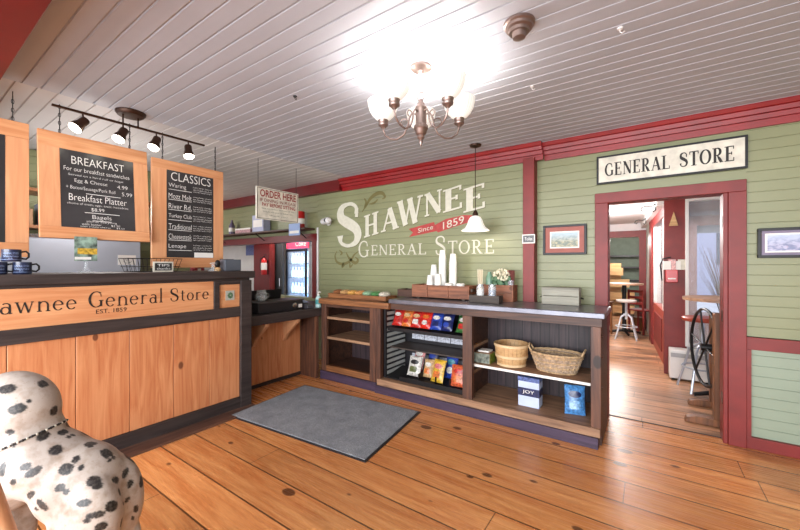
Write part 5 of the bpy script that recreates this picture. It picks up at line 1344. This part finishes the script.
# wrought iron scrolls on the crown
for (px, py, Y, sgn, lab) in ((640, 222, 7.9, 1, 'black wrought iron scroll bracket under the far white cornice'), (662, 203, 6.1, 1, 'black wrought iron scroll bracket at the near end of the white cornice')):
    X = .211 - .066 * (Y - 5.75) - .10
    z = 2.19
    P = [(X + .0, Y, z + .06), (X - .05, Y, z + .02), (X - .11, Y, z + .035), (X - .16, Y, z + .02), (X - .17, Y, z - .02), (X - .145, Y, z - .035), (X - .13, Y, z - .015)]
    m = MB().tube(P, .007, 7); m.tube([(X + .0, Y, z + .06), (X + .0, Y, z - .03), (X - .025, Y, z - .05), (X - .045, Y, z - .03)], .007, 7)
    tag(m.build('iron_scroll', M_black), lab, 'bracket')

# stool with swivel legs
def stool(name, label, loc, seat_mat, leg_mat, h=.78, r=.17, rz=0, group=None):
    t = thing(name, label, 'stool', (0, 0, 0), group)
    MB().lathe([(.0001, h - .045), (r, h - .045), (r + .012, h - .03), (r + .012, h - .01), (r, h), (.0001, h)], n=26).build('seat', seat_mat, t)
    MB().tube([(0, 0, h - .05), (0, 0, h * .5)], .022, 10).build('spindle', leg_mat, t)
    MB().lathe([(.0001, h * .6), (.05, h * .6), (.05, h * .64), (.0001, h * .64)], n=16).build('collar', leg_mat, t)
    for k in range(4):
        a = PI / 4 + k * PI / 2; c, s = math.cos(a), math.sin(a)
        MB().tube([(.04 * c, .04 * s, h * .62), (.12 * c, .12 * s, h * .55), (.17 * c, .17 * s, h * .3), (.24 * c, .24 * s, .0)], .013, 8).build('leg', leg_mat, t)
    MB().tube([(.175 * math.cos(i * PI / 12), .175 * math.sin(i * PI / 12), h * .32) for i in range(24)], .010, 6, closed=True).build('foot_ring', leg_mat, t)
    t.location = loc; t.rotation_euler[2] = rz; return t
stool('bar_stool', 'bar stool with round red-brown seat and grey metal legs beside the porch window', (.495, 5.20, 0), M_vinyl, M_steel, .82, rz=.3)
s2 = stool('bar_stool', 'bar stool with white painted legs in front of the far high table', (-.34, 8.05, 0), plain('white_seat', (206, 196, 190), .5), plain('white_enamel_legs', (200, 206, 216), .35), .74, .16)
def high_table(label, loc, r, h, top, pm_):
    t = thing('high_table', label, 'table')
    MB().lathe([(.0001, h - .03), (r, h - .03), (r, h), (.0001, h)], n=32).build('table_top', top, t)
    MB().lathe([(.0001, .04), (.04, .04), (.04, h - .03), (.0001, h - .03)], n=16).build('pedestal', pm_, t)
    for k in range(4):
        a = k * PI / 2 + .3; MB().tube([(0, 0, .07), (.15 * math.cos(a), .15 * math.sin(a), .05), (.29 * math.cos(a), .29 * math.sin(a), .022)], [.03, .025, .02], 8).build('foot', pm_, t)
    t.location = loc; return t
high_table('high round table with tan top and black pedestal just past the doorway', (.68, 5.02, 0), .37, 1.055, M_brown2, M_black)
high_table('far high round table with tan top and black pedestal deep in the hall', (-.40, 8.65, 0), .33, 1.03, M_brown2, M_black)
# trestle with spoked wheel
t = thing('wheel_trestle', 'brown wooden trestle frame with black spoked iron wheel by the door jamb', 'trestle', (.5, 4.3, 0))
bx('upright_post', M_brown, t, .47, .53, 4.10, 4.20, .06, .98, bevel=.004)
for y in (4.10, 4.62):
    fx = .27 if y < 4.3 else .33
    MB().prism([(fx, .0), (.62, .0), (.62, .06), (fx + .08, .06), (fx + .015, .04)], 'Y', y, y + .08).build('foot', M_brown, t, .004)
bx('upright_post', M_brown, t, .50, .56, 4.62, 4.70, .06, .93, bevel=.004)
bx('cross_beam', M_brown, t, .505, .53, 4.201, 4.619, .45, .55)
wl = MB(); wc = Vector((.455, 4.56, .60))
wl.tube([wc + Vector((-.075 * math.cos(i * PI / 24), .34 * math.cos(i * PI / 24), .37 * math.sin(i * PI / 24))) for i in range(48)], .014, 8, closed=True)
wh = wl.build('wheel_rim', M_black, t)
m = MB()
for k in range(6):
    a = k * PI / 3 + .2; m.tube([wc, wc + Vector((-.075 * math.cos(a), .34 * math.cos(a), .37 * math.sin(a)))], .009, 6)
m.build('wheel_spokes', M_black, wh)
MB().tube([wc - Vector((.03, 0, 0)), wc + Vector((.05, 0, 0))], .035, 12).build('wheel_hub', M_black, wh)
# far chair, red chair, shelf unit with boxes
def chair(label, loc, mat, rz, sh=.62):
    t = thing('wooden_chair', label, 'chair')
    bx('seat', mat, t, -.18, .18, -.18, .18, sh - .03, sh, bevel=.006)
    for x in (-.16, .13):
        for y in (-.16, .13): MB().box(x, x + .03, y, y + .03, 0, sh - .031).build('leg', mat, t)
    for x in (-.16, .13): MB().box(x, x + .03, .15, .18, sh, sh + .40).build('back_post', mat, t)
    for z in (.1, .22, .34): MB().box(-.129, .129, .155, .172, sh + z, sh + z + .05).build('back_rail', mat, t)
    t.location = loc; t.rotation_euler[2] = rz
chair('dark brown tall wooden chair at the far left of the doorway view', (-.80, 8.35, 0), M_brown, 1.2, .66)
chair('dark red wooden chair between the far table and the corridor wall', (-.12, 8.85, 0), M_red, 2.6, .5)
t = thing('tan_shelf_unit', 'pale tan stepped wooden shelf unit deep in the far room', 'shelf unit', (-.75, 11.5, 0))
for k, (z, w) in enumerate(((.1, .62), (.45, .62), (.8, .5), (1.12, .36))): bx('shelf_board', M_tan, t, -.92, -.92 + w, 11.4, 11.8, z, z + .2)
bx('rear_board', M_tan, t, -.92, -.62, 11.801, 11.83, .0, 1.45)
t = thing('dark_cabinet', 'dark open cabinet against the far grey-green wall', 'cabinet', (-1.1, 13.1, 0))
for z in (.4, .9, 1.3, 1.65): bx('shelf_board', M_blackp, t, -1.3, -.2, 13.0, 13.28, z, z + .05)
for x in (-1.35, -.2): bx('side_board', M_blackp, t, x, x + .05, 13.0, 13.28, 0, 1.95)
t = thing('wicker_hamper', 'small brown hamper on the floor by the corridor wall', 'hamper', (-.17, 9.28, 0))
# (stands against the skirting)
MB().lathe([(.0001, 0), (.09, 0), (.11, .28), (.0001, .28)], (-.17, 9.28, 0), 20).build('hamper_body', M_brown, t)
MB().tube([(-.26, 9.28, .27), (-.24, 9.28, .38), (-.10, 9.28, .38), (-.08, 9.28, .27)], .008).build('handle', M_brown, t)
t = thing('added_hall_light', 'round white ceiling light added out of view in the hall beyond the doorway', 'ceiling light', (-.6, 6.5, HZ))  # made-up fixture, added to give the hall fill a source
MB().lathe([(.0001, -.05), (.15, -.04), (.17, -.0001), (.0001, -.0001)], (-.75, 7.0, HZ), 28).build('diffuser', M_bulb, t)

# ------------------------------------------------------------------ light
world = bpy.data.worlds.new('world'); scene.world = world; world.use_nodes = True
bg = world.node_tree.nodes['Background']; bg.inputs[0].default_value = (.88, .93, 1.0, 1); bg.inputs[1].default_value = 2.2
def light(kind, name, loc, energy, color=(1, 1, 1), **kw):
    l = bpy.data.lights.new(name, kind); l.energy = energy; l.color = color
    for k, v in kw.items(): setattr(l, k, v)
    o = bpy.data.objects.new(name, l); COL.objects.link(o); o.location = loc; return o
for i, p in enumerate(LAMPS): light('POINT', 'chandelier_lamp', p, 4.6, (1, .97, .94), shadow_soft_size=.03)
light('POINT', 'pendant_bulb', (PX, PY, 1.76), 2.6, (1, .88, .7), shadow_soft_size=.03)
for p, d in SPOTS:
    o = light('SPOT', 'track_spot', p, 8, (1, .94, .86), shadow_soft_size=.02, spot_size=math.radians(85), spot_blend=.8)
    o.rotation_euler = (-d).to_track_quat('Z', 'Y').to_euler()
light('POINT', 'hall_fill', (-.75, 7.0, HZ - .3), 115, (1, .97, .96), shadow_soft_size=.15)  # added fill that brightens the hall and its ceiling
light('POINT', 'hall_near_fill', (-.9, 5.0, 1.9), 40, (1, .96, .94), shadow_soft_size=.15)  # unseen fill, lifts the near end of the hall
light('POINT', 'kitchen_fill', (-6.6, 2.2, 2.3), 30, (1, .95, .9), shadow_soft_size=.15)  # added fill behind the counter, no real fixture
light('POINT', 'back_kitchen_fill', (-5.6, 3.98, 2.3), 45, (1, .97, .95), shadow_soft_size=.15)  # light added to brighten the walls past the pass-through
light('POINT', 'far_room_fill', (-.7, 11.0, 2.1), 90, (1, .95, .9), shadow_soft_size=.15)  # unseen fill added for the far room
# added area light for assumed window daylight behind the camera; no windows built
o = light('AREA', 'assumed_daylight_fill', (-.8, -3.4, 1.6), 480, (.95, .97, 1.0), shape='RECTANGLE', size=6.0, size_y=2.4); o.rotation_euler = (PI / 2, 0, 0)
o.rotation_euler = Vector((0, -1, 0)).to_track_quat('Z', 'Y').to_euler()
light('POINT', 'kitchen_line_fill', (-4.3, 1.2, 1.95), 16, (1, .96, .92), shadow_soft_size=.12)  # added fill for the steel hood and the counter line
light('AREA', 'fridge_lamp', (-5.52, 4.57, 1.0), 9, (.7, .85, 1.0), shape='RECTANGLE', size=.5, size_y=1.3).rotation_euler = Vector((0, -1, 0)).to_track_quat('Z', 'Y').to_euler()
